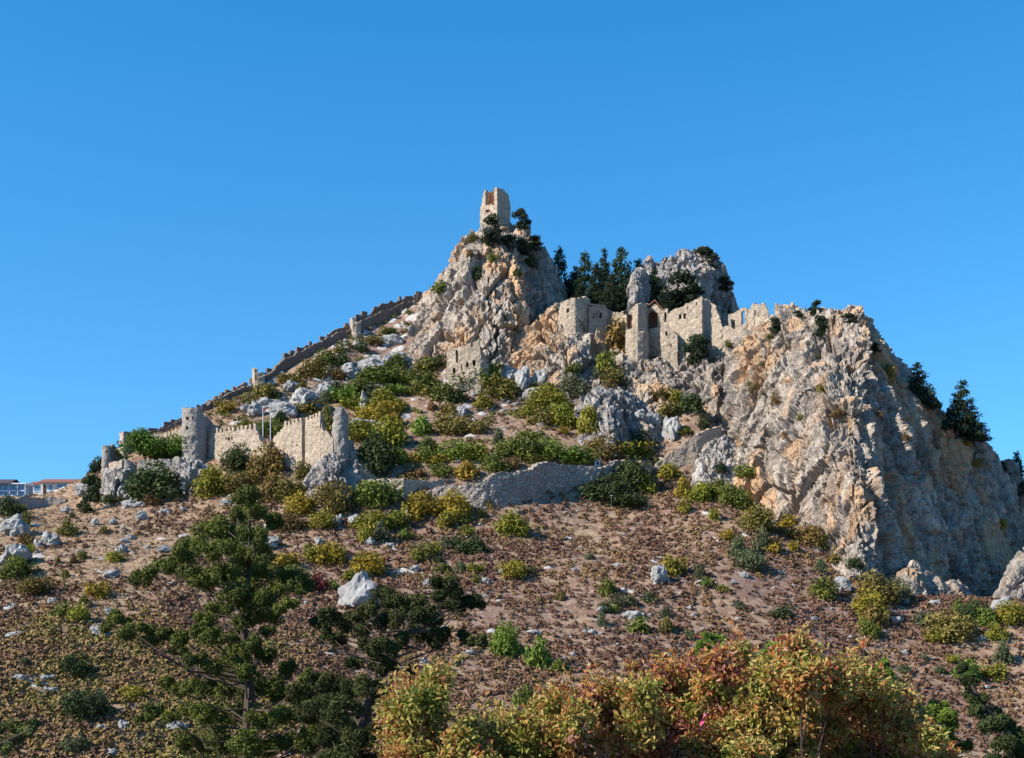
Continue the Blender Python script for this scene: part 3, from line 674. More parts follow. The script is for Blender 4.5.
o, w = part(t, 'gable_wall', M_STONE, ([(646,336,309.5,352.4),(654.5,336,302.2,351.4),(661,336,309.5,350.8)], dict(thick=.8, foot=5, rag=.03, seed=68, cell=.3, holes=[(647.6,658,311,328,True)])))
recess_panels(w, t, 'arch_recess', M_RED, 2.2)
for nm, x0, y0, Y0 in (('roof', 645, 309, 352.3), ('roof', 662, 310, 350.6)):
    mb = MB(); a = P(x0, y0, Y0); b = P(654.5, 301, 351.4); d = np.array([2.2, 8, .3]); u = np.array([0, 0, .25]); f_ = np.array([0, -.5, 0])
    mb.add([a+f_, b+f_, b+d, a+d, a+u+f_, b+u+f_, b+u+d, a+u+d], [[0,1,2,3],[4,7,6,5],[0,4,5,1],[1,5,6,2],[2,6,7,3],[3,7,4,0]]); mb.build(nm, M_TILE, t)
part(t, 'side_wall', M_STONE, ([(646,336,310,352.6),(649,336,310,360)], dict(thick=.7, foot=4, seed=69)), ([(661,336,310,351),(664,336,310,359)], dict(thick=.7, foot=4, seed=70)))
o, w = part(t, 'stair_turret', M_STONE, ([(661,334,309,350.2),(667.5,334,308,349.6)], dict(thick=.8, foot=5, rag=.22, seed=71, cell=.3, holes=[(664.4,665.9,312,322)]))); recess_panels(w, t)
under(t)
t = building('lower_hall', 'low broken wall with two small openings below the chapel', 'building', (669, 340, 347))
o, w = part(t, 'front_wall', M_STONE, ([(660.5,362,326,347.5),(667,362,325,346.8),(672,360,329,346.4),(677.5,358,334.5,346)], dict(thick=.9, foot=5, rag=.25, seed=73, cell=.3, holes=[(665.2,667.2,331,336.5),(670,671.8,343,347.5)])))
recess_panels(w, t); under(t)
t = building('palace_hall', 'large sunlit palace wall with small windows and a shadowed corner', 'building', (690, 336, 346))
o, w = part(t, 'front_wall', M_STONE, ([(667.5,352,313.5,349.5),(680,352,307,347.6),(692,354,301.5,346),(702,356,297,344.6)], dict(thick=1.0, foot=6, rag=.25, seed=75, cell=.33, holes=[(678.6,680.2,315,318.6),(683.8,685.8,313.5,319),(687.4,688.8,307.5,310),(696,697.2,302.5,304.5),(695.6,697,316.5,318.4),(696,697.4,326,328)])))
recess_panels(w, t)
part(t, 'corner_wall', M_STONE, ([(702.2,356,297,344.7),(706,354,298.5,348),(711,352,301,352.5)], dict(thick=1.0, foot=6, rag=.25, seed=76)))
under(t)
t = building('ruined_gable', 'ruined gable stub with a stepped broken edge beside the palace corner', 'ruin', (714, 340, 345))
part(t, 'gable_wall', M_STONE, ([(709.5,352,303.5,346),(715,352,303,345),(717,352,310,344.7),(720,352,317,344.2),(722,352,325.5,344)], dict(thick=.9, foot=5, rag=.25, seed=78, cell=.33, holes=[(714.8,716,315,317.5)])))
part(t, 'low_wall', M_STONE, ([(722,352,326,344),(738.5,352,327,341.5)], dict(thick=.9, foot=5, rag=.3, seed=79)))
under(t)
t = building('arched_pier', 'narrow standing pier pierced by a tall arched opening on the cliff edge', 'ruin', (742, 332, 341))
part(t, 'pier_wall', M_STONE, ([(728.5,350,314,343),(733.5,350,312.5,342.3),(738,352,309,341.6),(742,354,306.5,341),(747,354,307.5,340.4)], dict(thick=.9, foot=5, rag=.22, seed=81, cell=.3, holes=[(741.4,745,311,324.5,True),(730.5,735.5,319,330)])))
under(t)
t = building('end_tower', 'ragged end tower of the castle where the great cliff begins', 'tower', (758, 342, 336))
part(t, 'front_wall', M_STONE, ([(747.4,364,308.5,338.6),(754,364,308,337.6)], dict(thick=1.0, foot=6, rag=.22, seed=83, cell=.33)))
part(t, 'rear_wall', M_STONE, ([(751,350,306,343),(756,350,303,342),(761,350,304,341.4),(764,350,302.5,341),(768,350,310,340.6)], dict(thick=.9, foot=6, rag=.25, seed=84, cell=.33)))
part(t, 'side_wall', M_STONE, ([(754.4,358,316,337.4),(762,354,315.5,335.6),(769,352,317,334)], dict(thick=.9, foot=6, rag=.25, seed=85, cell=.33)))
under(t)

# ---- flagpoles
for px, top, lab, fl in ((263, 407, 'tall white flagpole flying a small red flag behind the battlements', True), (270.5, 410.5, 'bare white flagpole beside the flag behind the battlements', False)):
    t = empty('flagpole', P(px, 446, 304)); tag(t, lab, 'flagpole', 'flagpoles by the battlements')
    mb = MB(); h_ = (446-top)*304/F; mb.tube([(0, 0, -2), (0, 0, h_*.5), (0, 0, h_)], [.12, .10, .07], 8); mb.build('pole', M_FRAME, t)
    mb = MB(); mb.tube([(0, 0, h_), (0, 0, h_+.2)], [.13, .02], 8); mb.build('finial', M_FRAME, t)
    if fl:
        g = [[(.06+.09*i, .06*math.sin(i*1.3)+.02*j, h_-.15-.15*j-.07*i) for i in range(7)] for j in range(5)]
        V = np.array(g).reshape(-1, 3); Q_ = [[j*7+i, j*7+i+1, (j+1)*7+i+1, (j+1)*7+i] for j in range(4) for i in range(6)]
        link('flag', np_mesh('flag', V, [np.array(Q_)], M_FLAG), t)
# ---- lamp posts on the slope
for px, py, lab in ((406.5, 524, 'thin lamp post among yellow shrubs below the curtain wall end'), (459.5, 521, 'thin lamp post hidden in the bushes under the curtain wall'), (611.5, 508, 'thin lamp post in front of the big dark green thicket')):
    q = hit(px, py); t = empty('lamp_post', q); tag(t, lab, 'lamp post', 'lamp posts on the slope')
    mb = MB(); mb.tube([(0, 0, -.5), (0, 0, 2.5)], [.07, .05], 7); mb.build('post', M_METAL, t)
    mb = MB(); mb.box((0, 0, 2.6), (.5, .4, .22)); mb.build('lamp_head', M_METAL, t)

# ---- houses at the far left
def hbox(root, name, mat, px0, px1, py0, py1, Y, d, dy=0):
    a, b = P(px0, py1, Y), P(px1, py0, Y); mb = MB(); mb.box(((a[0]+b[0])/2, Y+d/2+dy, (a[2]+b[2])/2), (b[0]-a[0], d, b[2]-a[2])); return mb.build(name, mat, root)
def gable(root, name, mat, px0, px1, pyE, pyR, Y, d, over=.5, th=.2):
    a, b, r = P(px0, pyE, Y), P(px1, pyE, Y), P(px0, pyR, Y)[2]; mb = MB()
    for y0, y1 in ((Y-over, Y+d/2), (Y+d+over, Y+d/2)):
        V = [(a[0]-.3, y0, a[2]), (b[0]+.3, y0, a[2]), (b[0]+.3, y1, r), (a[0]-.3, y1, r)]; V += [(x, y, z+th) for x, y, z in V]
        mb.add(V, [[0,1,2,3],[4,7,6,5],[0,4,5,1],[1,5,6,2],[2,6,7,3],[3,7,4,0]])
    return mb.build(name, mat, root)
t = building('white_house', 'low white house with red tiled roof on the terrace', 'house', (52, 496, 335))
hbox(t, 'wall', M_WHITE, 41, 70, 482.5, 499, 335, 7); hbox(t, 'side_wing', M_WHITE, 33, 41.2, 484, 499, 336, 6); hbox(t, 'end_porch', M_GSTONE, 70, 77, 484.5, 499, 336.5, 5)
gable(t, 'roof', M_TILE, 40, 76, 483, 478, 335, 8, .9); gable(t, 'roof', M_TILE, 31, 41.5, 484.5, 481, 336, 6, .6)
for n_, m_, a_, b_, c_, d_, Y_ in (('window', M_GLASS, 57, 68, 484, 487.5, 335), ('window', M_GLASS, 49, 52, 484.8, 490.5, 335), ('door', M_DOOR, 43, 46, 485, 495, 335), ('window', M_GLASS, 34, 40, 486, 491, 336), ('drainpipe', M_FRAME, 67.3, 68.2, 483, 497, 334.9)):
    w_ = hbox(t, n_, m_, a_, b_, c_, d_, Y_, .12, -.08)
    if n_ == 'window': hbox(w_, 'sill', M_FRAME, a_-.4, b_+.4, d_, d_+.7, Y_, .22, -.18)
for c in t.children: c.matrix_parent_inverse = Matrix.Translation(-Vector(t.location))
t = building('glazed_house', 'white framed house with blue glazed terrace and dark pitched roof', 'house', (12, 497, 338))
M_BLUE = plain('blue_grey_render', (.24, .34, .50), .8, .06)
hbox(t, 'wall', M_BLUE, -14, 25, 483.5, 500, 338.4, 8); gable(t, 'roof', M_SLATE, -16, 9, 484, 478, 337.5, 9, .7)
hbox(t, 'flat_roof', M_FRAME, 8.5, 26, 482.8, 484, 337.6, 9)
for x in np.arange(-12, 24, 4.4):
    hbox(t, 'window', M_GLASS, x, x+3.8, 485, 490, 338.3, .12, -.1); hbox(t, 'window', M_GLASS, x, x+3.8, 491.6, 496, 338.3, .12, -.1)
hbox(t, 'balcony_rail', M_FRAME, -14, 25.4, 490.2, 491.2, 337.8, .15)
for x in (9.2, 17.2, 24.8): hbox(t, 'post', M_FRAME, x, x+.6, 483, 499, 337.8, .2)
for c in t.children: c.matrix_parent_inverse = Matrix.Translation(-Vector(t.location))
t = building('retaining_wall', 'rough grey stone retaining wall below the two houses', 'wall', (35, 508, 328))
part(t, 'wall', M_GSTONE, ([(a, b, c, hit(a, b-1, BVH_HILL)[1]-.5) for a, b, c in ((-4,511,496.5),(20,510,496.5),(45,507,497),(66,502.5,498.5))], dict(thick=1.5, foot=4, rag=.25, seed=88))); under(t)
# ------------------------------------------------------------------ plants
def foliage_mat(name, trans=.18):
    m, t, b = newmat(name, .75)
    oi = N(t, 'ObjectInfo'); tn = attr(t, 'tint')
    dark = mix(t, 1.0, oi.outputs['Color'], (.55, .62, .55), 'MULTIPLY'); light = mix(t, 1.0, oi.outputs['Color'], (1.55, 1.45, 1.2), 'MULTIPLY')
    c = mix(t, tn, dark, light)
    t.links.new(c, b.inputs['Base Color'])
    tr = N(t, 'BsdfTranslucent'); t.links.new(c, tr.inputs[0]); ms = N(t, 'MixShader'); ms.inputs[0].default_value = trans
    t.links.new(b.outputs[0], ms.inputs[1]); t.links.new(tr.outputs[0], ms.inputs[2])
    t.links.new(ms.outputs[0], t.nodes['Material Output'].inputs[0])
    return m
M_LEAF = foliage_mat('leaves')
M_BARK = plain('bark', (.07, .05, .038), .95, .35, 6)
def leaves(cen, nor, size, rng, aspect=.55, tint=None, flat=.85):
    """one folded leaf spray (a quad) at every centre"""
    n = len(cen); nn = nor*flat + rng.normal(0, .55, (n, 3)); nn /= np.linalg.norm(nn, axis=1, keepdims=True)
    a = np.cross(nn, rng.normal(0, 1, (n, 3))); a /= np.linalg.norm(a, axis=1, keepdims=True); b = np.cross(nn, a)
    s = (size*rng.uniform(.6, 1.3, n))[:, None]
    V = np.stack([cen-a*s, cen+b*s*aspect+nn*s*.15, cen+a*s, cen-b*s*aspect+nn*s*.15], 1).reshape(-1, 3)
    Q = np.arange(n*4).reshape(-1, 4)
    ti = np.repeat(np.clip((rng.uniform(0, 1, n) if tint is None else tint), 0, 1), 4)
    return V, Q, ti
def lobes(C, R, n, rng, inner=.55):
    """points spread through the outer shells of ellipsoids"""
    R = np.asarray(R, float); w = (R[:, 0]*R[:, 1]*R[:, 2])**(2/3); k = rng.choice(len(C), n, p=w/w.sum())
    d = rng.normal(0, 1, (n, 3)); d /= np.linalg.norm(d, axis=1, keepdims=True)
    r = inner + (1.06-inner)*rng.uniform(0, 1, n)**.6
    lob_t = rng.uniform(.1, .9, len(C))
    return np.asarray(C)[k] + d*R[k]*r[:, None], d, np.clip(lob_t[k] + rng.normal(0, .22, n), 0, 1)
def shrub_mesh(seed, nl, nleaf, leaf, loose=.0, tall=.5):
    rng = np.random.default_rng(seed); C = []; R = []
    for j in range(nl):
        a = rng.uniform(0, 6.283); rr = rng.uniform(.05, .38) if j else 0
        z = rng.uniform(.2, .72)*(1-.7*rr); q = rng.uniform(.15, .27)*(1-loose*.4)
        C.append((rr*math.cos(a), rr*math.sin(a), z)); R.append((q, q, q*rng.uniform(.75, 1.15)))
    for j in range(5):
        a = j*1.257+rng.uniform(-.4, .4); C.append((.27*math.cos(a), .27*math.sin(a), .2)); R.append((.24, .24, .24))
    p, d, ti = lobes(C, R, nleaf, rng)
    p = np.concatenate([p, p[:int(nleaf*.1)] + d[:int(nleaf*.1)]*rng.uniform(.02, .10, (int(nleaf*.1), 1))]); d = np.concatenate([d, d[:int(nleaf*.1)]]); ti = np.concatenate([ti, ti[:int(nleaf*.1)]])
    p[:, 2] = np.abs(p[:, 2])
    V, Q, t = leaves(p, d, leaf, rng, tint=ti)
    return np_mesh('shrub', V, [Q], M_LEAF, False, {'tint': t})
SHRUBS = [shrub_mesh(100+i, 10+i % 4, 900, .062) for i in range(6)]
BIGSHRUBS = [shrub_mesh(150+i, 20+i % 3, 2400, .042) for i in range(4)]
def in_world(V, *a): return V
PAL = {'dg': ((.042, .062, .020), 'dark green'), 'g': ((.118, .138, .026), 'fresh green'), 'bg': ((.13, .19, .03), 'bright green'), 'ol': ((.145, .128, .032), 'olive'),
       'yg': ((.195, .185, .026), 'yellow-green'), 'ye': ((.25, .185, .025), 'golden yellow'), 'ob': ((.175, .128, .038), 'olive-brown'), 'br': ((.150, .088, .036), 'rusty brown'),
       'gg': ((.095, .11, .06), 'grey-green'), 'rd': ((.24, .05, .05), 'crimson'), 'or': ((.25, .085, .03), 'orange'), 'vd': ((.020, .036, .016), 'blackish green')}
# base point column, base row, width, height (in the photograph's pixels), colour
T_ = '''
8 518 20 22 dg;22 513 8 8 g;26 528 8 16 ol;66 536 18 16 ol;72 519 6 7 dg;14 578 32 20 g;32 596 30 18 ob;98 598 22 16 ye;113 562 18 10 yg;65 618 18 16 g;77 622 20 18 yg;84 606 10 10 ol;26 545 14 12 br;30 554 8 10 yg;
108 503 14 8 dg;119 502 10 6 ol;153 500 48 32 dg;152 506 16 14 br;10 523 12 6 gg;82 560 8 10 ol;65 578 8 8 ol;58 564 5 8 ol;73 564 8 8 br;104 534 9 7 ol;
237 472 28 24 dg;212 497 30 28 yg;239 493 28 20 ob;267 479 32 34 ob;318 456 15 11 dg;275 500 28 24 ob;290 502 28 22 ol;303 480 16 18 ol;300 515 28 20 ye;332 512 38 28 ob;378 507 40 26 g;365 499 20 16 g;322 529 26 16 yg;290 532 26 18 br;272 525 10 12 g;372 530 36 18 yg;365 543 14 20 yg;381 541 14 18 gg;329 565 30 22 ye;311 562 16 18 g;367 574 32 20 ye;366 579 12 8 g;349 581 16 12 yg;318 591 20 14 rd;334 592 10 12 g;286 567 24 14 ye;290 592 30 26 g;
245 432 24 10 yg;268 436 28 14 g;280 424 14 10 dg;225 413 16 12 ye;263 398 18 14 ol;275 402 14 10 dg;310 415 22 14 ol;298 413 14 10 br;327 434 14 24 ol;290 384 20 10 ol;315 377 30 16 ol;326 366 18 14 g;340 353 14 8 ol;360 352 14 10 dg;342 366 12 12 dg;338 379 14 10 br;345 402 24 14 bg;325 404 10 12 gg;335 392 14 10 dg;360 395 26 14 g;380 382 36 16 g;395 372 20 16 g;355 409 24 12 yg;370 417 24 16 yg;378 422 30 18 ye;395 412 20 12 yg;393 427 18 12 ye;360 442 30 20 yg;387 448 32 28 yg;374 474 32 36 dg;398 464 18 14 g;392 436 12 8 br;302 392 12 8 ol;372 344 18 8 ol;388 336 16 8 g;
410 384 20 12 g;427 389 24 16 g;395 394 24 10 bg;415 395 18 12 ol;377 398 20 12 gg;385 407 28 16 yg;393 414 16 10 ye;398 438 18 12 yg;421 436 18 20 bg;450 434 28 20 ob;477 433 22 14 ob;433 397 20 10 ol;445 401 22 16 g;458 403 22 12 dg;448 415 16 12 ob;432 411 8 8 br;465 391 26 16 g;481 384 34 20 g;492 389 20 22 g;497 399 32 20 ol;485 408 18 12 yg;512 392 12 10 ol;545 393 22 10 ol;548 406 26 18 yg;527 417 14 10 yg;540 425 22 16 ob;556 422 20 20 g;498 446 12 14 gg;527 439 18 8 g;512 457 28 18 g;530 459 22 20 g;548 457 26 16 bg;537 464 26 8 g;427 454 20 14 g;428 462 18 14 g;455 459 32 16 bg;477 461 20 16 yg;494 473 28 18 g;513 469 12 12 br;467 479 22 16 ye;440 476 22 12 g;415 478 18 10 br;413 462 14 8 ye;396 464 20 14 g;440 464 20 10 ye;
425 514 34 22 ye;453 518 30 24 ye;446 529 18 18 yg;464 524 14 10 g;412 520 24 20 ye;395 527 24 18 yg;405 540 14 10 g;421 561 18 18 ol;433 556 14 14 yg;446 550 14 12 gg;458 548 12 14 dg;464 554 18 14 dg;475 554 18 16 dg;467 536 12 10 yg;512 536 26 22 yg;514 579 26 18 ye;534 574 7 8 gg;439 564 10 8 dg;443 573 18 8 g;450 582 14 10 ol;475 573 16 10 yg;461 573 12 10 gg;475 583 10 8 ol;482 518 8 8 ye;489 509 8 10 ye;415 490 8 8 br;
572 396 26 18 gg;545 413 30 22 yg;566 426 26 20 yg;590 432 20 26 yg;602 458 34 18 ob;622 453 18 12 yg;641 457 22 14 yg;640 444 22 12 gg;563 434 10 8 ye;576 464 34 16 bg;608 498 38 24 dg;632 489 34 28 dg;594 500 24 18 dg;625 508 36 16 dg;647 494 18 20 yg;668 480 24 18 yg;683 498 16 18 ye;684 514 12 14 yg;670 418 22 14 ol;692 412 24 16 dg;703 429 12 12 dg;685 435 14 8 g;610 389 10 8 br;673 400 12 10 yg;
702 502 26 18 yg;718 499 24 18 g;733 506 28 22 g;746 511 18 14 ol;720 473 12 10 dg;746 476 18 12 g;714 521 10 12 yg;758 532 32 24 ol;788 527 22 12 ye;787 537 20 12 ob;762 552 16 22 gg;772 553 16 14 ye;808 546 28 20 ob;823 549 12 14 ol;837 562 18 14 ob;728 541 14 12 ye;740 558 20 20 gg;750 571 26 20 gg;674 576 22 20 ye;700 579 10 14 gg;706 586 16 8 bg;723 592 12 8 g;821 574 12 14 gg;824 599 24 22 g;793 551 8 10 ye;855 568 16 10 dg;
877 602 34 30 ob;870 618 30 24 yg;874 627 24 20 ob;869 637 18 18 g;897 600 26 22 gg;925 629 20 16 gg;950 640 44 26 ob;938 642 24 12 yg;960 614 14 14 g;969 624 18 18 dg;979 622 18 22 dg;987 627 18 18 g;996 641 18 18 yg;1012 624 28 20 yg;1003 664 18 20 gg;968 682 22 22 bg;995 680 24 16 yg;904 674 12 8 gg;925 662 10 8 gg;940 674 12 8 gg;895 687 14 10 gg;953 662 14 8 yg;
75 677 30 22 dg;82 720 36 28 dg;98 702 16 12 gg;24 665 12 8 gg;131 699 26 12 ye;13 732 22 12 g;75 752 30 14 gg;
608 596 16 16 g;618 604 22 10 gg;631 607 16 12 gg;649 603 16 10 gg;605 612 12 10 dg;615 613 10 8 bg;602 627 8 14 gg;641 633 20 16 g;666 634 14 18 ob;665 618 10 10 gg;660 662 12 12 br;631 672 12 12 or;505 657 26 30 bg;540 668 22 30 bg;558 672 16 13 g;525 708 20 20 g;783 618 20 12 dg;690 640 12 9 gg;740 610 10 8 gg;560 600 10 8 ol;590 560 9 7 gg;
612 332 18 14 ol;626 334 20 18 g;618 348 24 28 ob;605 374 20 20 g;614 382 22 14 ol;645 334 12 8 g;655 334 12 10 g;660 346 14 14 dg;580 332 10 12 dg;598 377 10 8 gg;662 397 14 8 ol;676 402 12 12 yg;714 380 8 6 dg;573 372 12 8 g;
492 262 8 8 g;477 280 10 12 dg;441 292 14 10 g;420 300 18 12 g;472 242 8 8 ol;470 256 6 6 br;478 259 6 6 br;461 307 6 8 br;530 267 12 14 dg;517 276 8 8 dg;426 372 22 12 g;440 366 14 12 dg;505 320 6 6 ol;
764 367 8 10 gg;777 404 10 12 br;838 417 14 8 br;832 427 8 8 br;753 392 8 10 ol;820 392 6 8 ol;785 439 7 7 br;728 347 8 6 ol;880 417 6 6 br;965 445 10 6 ye;975 467 12 8 ye;1001 529 12 10 ye;890 380 10 14 ob;800 420 6 6 ol;815 360 7 6 ol;848 372 7 6 br;905 440 6 6 br;770 340 8 6 ol
'''
ZONES = [  # x0, x1, y0, y1, words; first match wins
 (0, 85, 500, 532, 'below the two houses'), (0, 125, 505, 640, 'below the outworks'), (100, 165, 495, 510, 'at the foot of the outworks'), (0, 340, 640, 760, 'on the heathy lower slope'),
 (200, 345, 455, 520, 'below the battlemented walls'), (343, 400, 436, 500, 'beside the tower stump'), (215, 343, 330, 440, 'under the ridge rampart'), (343, 402, 330, 400, 'under the ridge rampart'),
 (343, 402, 400, 436, 'on the bushy upper slope'), (402, 445, 400, 440, 'below the windowed ruin'), (402, 520, 366, 412, 'around the windowed ruin'), (402, 500, 412, 442, 'below the windowed ruin'), (402, 600, 440, 481, 'just above the curtain wall'),
 (500, 600, 385, 440, 'on the slope under the castle cliff'), (580, 662, 470, 512, 'near the dark thicket'), (585, 720, 385, 460, 'around the grey outcrop'), (655, 755, 464, 525, 'under the gully rocks'),
 (340, 500, 480, 540, 'at the foot of the curtain wall'), (720, 845, 520, 580, 'along the foot of the great cliff'), (845, 1024, 560, 648, 'beneath the cliff\'s shadowed flank'), (250, 345, 515, 600, 'around the big boulder'), (345, 400, 540, 590, 'around the big boulder'),
 (400, 560, 530, 600, 'well below the curtain wall'), (560, 760, 550, 680, 'on the open brown slope'), (480, 580, 640, 720, 'just above the autumn bush'), (760, 1024, 590, 700, 'low down by the great cliff'),
 (565, 720, 325, 400, 'on the castle cliff'), (400, 545, 215, 380, 'on the summit crag'), (720, 1024, 320, 540, 'on the face of the great cliff'), (0, 1024, 0, 760, 'on the hillside')]
def zone(x, y):
    for z in ZONES:
        if z[0] <= x <= z[1] and z[2] <= y <= z[3]: return z[4]
ORD = ['first', 'second', 'third', 'fourth', 'fifth', 'sixth', 'seventh', 'eighth', 'ninth', 'tenth', 'eleventh', 'twelfth']
def name_all(items, noun):
    """items: (object, size words, colour words, zone, px, py); every label singles one out"""
    b = {}
    for it in items: b.setdefault((it[1], it[2], it[3]), []).append(it)
    for (sz, col, zn), L in b.items():
        L.sort(key=lambda i: i[4])
        for j, it in enumerate(L):
            base = ' '.join(f'{sz} {col} {noun} {zn}'.split())
            if len(L) == 1: lab = base
            elif len(L) == 2: lab = base + (', the left one' if j == 0 else ', the right one')
            else: lab = base + (', leftmost' if j == 0 else ', rightmost' if j == len(L)-1 else ', %s from the left' % ORD[j])
            it[0]['label'] = lab
rng = np.random.default_rng(5)
items = []
for k, e in enumerate(x for x in T_.replace('\n', ' ').split(';') if x.strip()):
    px, py, w, h, c = e.split(); px, py, w, h = map(float, (px, py, w, h))
    q = hit(px, py-.5)
    if q is None: continue
    Y = q[1]; sw, sh = w*Y/F*(1.28 if py > 470 else 1.36), h*Y/F*(1.5 if py > 470 else 1.62)
    o = link('shrub', (BIGSHRUBS if w >= 26 else SHRUBS)[k % (4 if w >= 26 else 6)])
    o.location = (q[0], q[1]+sw*.12, q[2]-.08*sh); o.rotation_euler = (0, 0, rng.uniform(0, 6.28)); o.scale = (sw, sw, sh)
    col = np.array(PAL[c][0])*rng.uniform(.85, 1.15)*rng.uniform(.93, 1.07, 3); o.color = (*col, 1)
    o['category'] = 'shrub'; o['group'] = 'shrubs on the castle hill'
    f = w/h; sz = 'large' if w >= 28 else 'tall' if f < .9 else 'tiny' if w <= 9 else 'low' if f > 1.7 else 'small' if w <= 15 else 'rounded'
    items.append((o, sz, PAL[c][1], zone(px, py), px, py))
name_all(items, 'shrub')

# conifers: trunk and layered crown
def conifer_mesh(seed, n, wide, leaf):
    rng = np.random.default_rng(seed); C = []; R = []
    z = .10
    while z < .97:
        r = wide*(1-z)**.95*rng.uniform(.6, 1.15)+.02
        for j in range(int(5+8*(1-z))):
            a = rng.uniform(0, 6.283); rr = r*rng.uniform(.45, 1)
            C.append((rr*math.cos(a), rr*math.sin(a), z-.12*rr/wide*.5+rng.uniform(-.02, .02))); q = .055+.075*(1-z)
            R.append((q*1.25, q*1.25, q*.62))
        z += rng.uniform(.055, .085)
    C.append((0, 0, .97)); R.append((.02, .02, .05))
    p, d, ti = lobes(C, R, n, rng, .2); d = d*.6 + np.array([0, 0, .5])
    V, Q, t = leaves(p, d, leaf, rng, .4, ti)
    return np_mesh('crown', V, [Q], M_LEAF, False, {'tint': t})
def trunk_mesh(seed, h=.95, r=.022):
    rng = np.random.default_rng(seed); mb = MB()
    mb.tube([(0, 0, -.12), (.01, 0, .3*h), (0, .012, .7*h), (0, 0, h)], [r*1.3, r, r*.6, r*.15], 7)
    for j in range(9):
        z = rng.uniform(.15, .8)*h; a = rng.uniform(0, 6.28); l = .2*(1-z)+.05
        mb.tube([(0, 0, z), (l*math.cos(a)*.6, l*math.sin(a)*.6, z+.01), (l*math.cos(a), l*math.sin(a), z-.01)], [r*.4, r*.25, r*.08], 4)
    return mb.build('trunk', M_BARK, mesh_only=True)
CON = [conifer_mesh(200+i, 4200, .42+.03*i, .032) for i in range(4)]; CTR = trunk_mesh(7)
def round_crown_mesh(seed, n, leaf, flat=.6):
    rng = np.random.default_rng(seed); C = []; R = []
    for j in range(22):
        a = rng.uniform(0, 6.283); rr = rng.uniform(0, .36)
        C.append((rr*math.cos(a), rr*math.sin(a), .55+.26*(1-(rr/.38)**2)*flat+rng.uniform(-.22, .06))); q = rng.uniform(.15, .22); R.append((q, q, q*.9))
    p, d, ti = lobes(C, R, n, rng, .5)
    V, Q, t = leaves(p, d, leaf, rng, .5, ti)
    return np_mesh('crown', V, [Q], M_LEAF, False, {'tint': t})
def bushy_crown_mesh(seed, n, leaf):
    rng = np.random.default_rng(seed); C = []; R = []
    for j in range(18):
        z = rng.uniform(.15, .88); a = rng.uniform(0, 6.283); rr = rng.uniform(0, .40)*(1-.5*z)
        C.append((rr*math.cos(a), rr*math.sin(a), z)); q = rng.uniform(.11, .2); R.append((q, q, q*.6))
    p, d, ti = lobes(C, R, n, rng, .4)
    V, Q, t = leaves(p, d, leaf, rng, .45, ti)
    return np_mesh('crown', V, [Q], M_LEAF, False, {'tint': t})
RC = [round_crown_mesh(300+i, 4200, .027) for i in range(2)]; GC = [bushy_crown_mesh(320+i, 1500, .05) for i in range(3)]
def limbs_mesh(seed):
    rng = np.random.default_rng(seed); mb = MB(); mb.tube([(0, 0, -.1), (.02, 0, .2), (.01, .01, .42)], [.035, .03, .022], 7)
    for j in range(6):
        a = j*1.05+rng.uniform(-.3, .3); mb.tube([(.01, .01, .38), (.12*math.cos(a), .12*math.sin(a), .55), (.27*math.cos(a), .27*math.sin(a), .7)], [.02, .014, .005], 5)
    return mb.build('trunk', M_BARK, mesh_only=True)
LIMB = limbs_mesh(3)
def tree(name, label, px, py, w, h, crown, trunk, col, group, Y=None, sink=.3, tilt=0):
    q = P(px, py, Y) if Y else hit(px, py-.5)
    if q is None: print('tree misses', label); return
    Y = q[1]; t = empty(name, (q[0], q[1], q[2]-sink)); tag(t, label, 'tree', group)
    t.scale = (w*Y/F, w*Y/F, h*Y/F); t.rotation_euler = (tilt*.3, tilt, (px*1.7) % 6.28)
    tr = link('trunk', trunk, t); cr = link('crown', crown, t); cr.color = (*col, 1)
    return t
VD = (.021, .036, .018); DG = (.030, .050, .020)
for k, (px, py, w, h, Y, lab) in enumerate([
  (559, 318, 44, 78, 389, 'dark conifer hard against the shaded side of the summit crag, tallest of that clump'), (575, 318, 32, 56, 388, 'short dark conifer between the tallest one and the slender bluish one'),
  (572, 312, 38, 44, 384, 'broad dark conifer with a ragged low top behind the round bastion'), (585, 302, 36, 58, 378, 'slender bluish conifer standing alone against the sky gap'),
  (596, 304, 36, 46, 370, 'dark conifer above the slit hall, lower than both neighbours'), (604, 302, 34, 58, 376, 'narrow conifer with a thin pointed top above the slit hall'),
  (621, 306, 54, 64, 374, 'biggest dark conifer in the middle of the wood, with wide layered boughs'), (612, 310, 38, 42, 366, 'dense dark conifer in front of the biggest one above the low crenel wall'),
  (639, 306, 44, 52, 376, 'dark conifer just behind the grey rock spire'), (654, 312, 46, 46, 371, 'wide dark conifer between the rock spire and the rear crag'),
  (665, 322, 36, 40, 366, 'dark conifer right behind the red gable roof'), (580, 310, 26, 30, 366, 'small dark conifer directly over the round bastion roof')]):
    tree('conifer', lab, px, py, w*.98, h*.94, CON[k % 4], CTR, VD if k % 3 else DG, 'dark conifers behind the castle', Y)
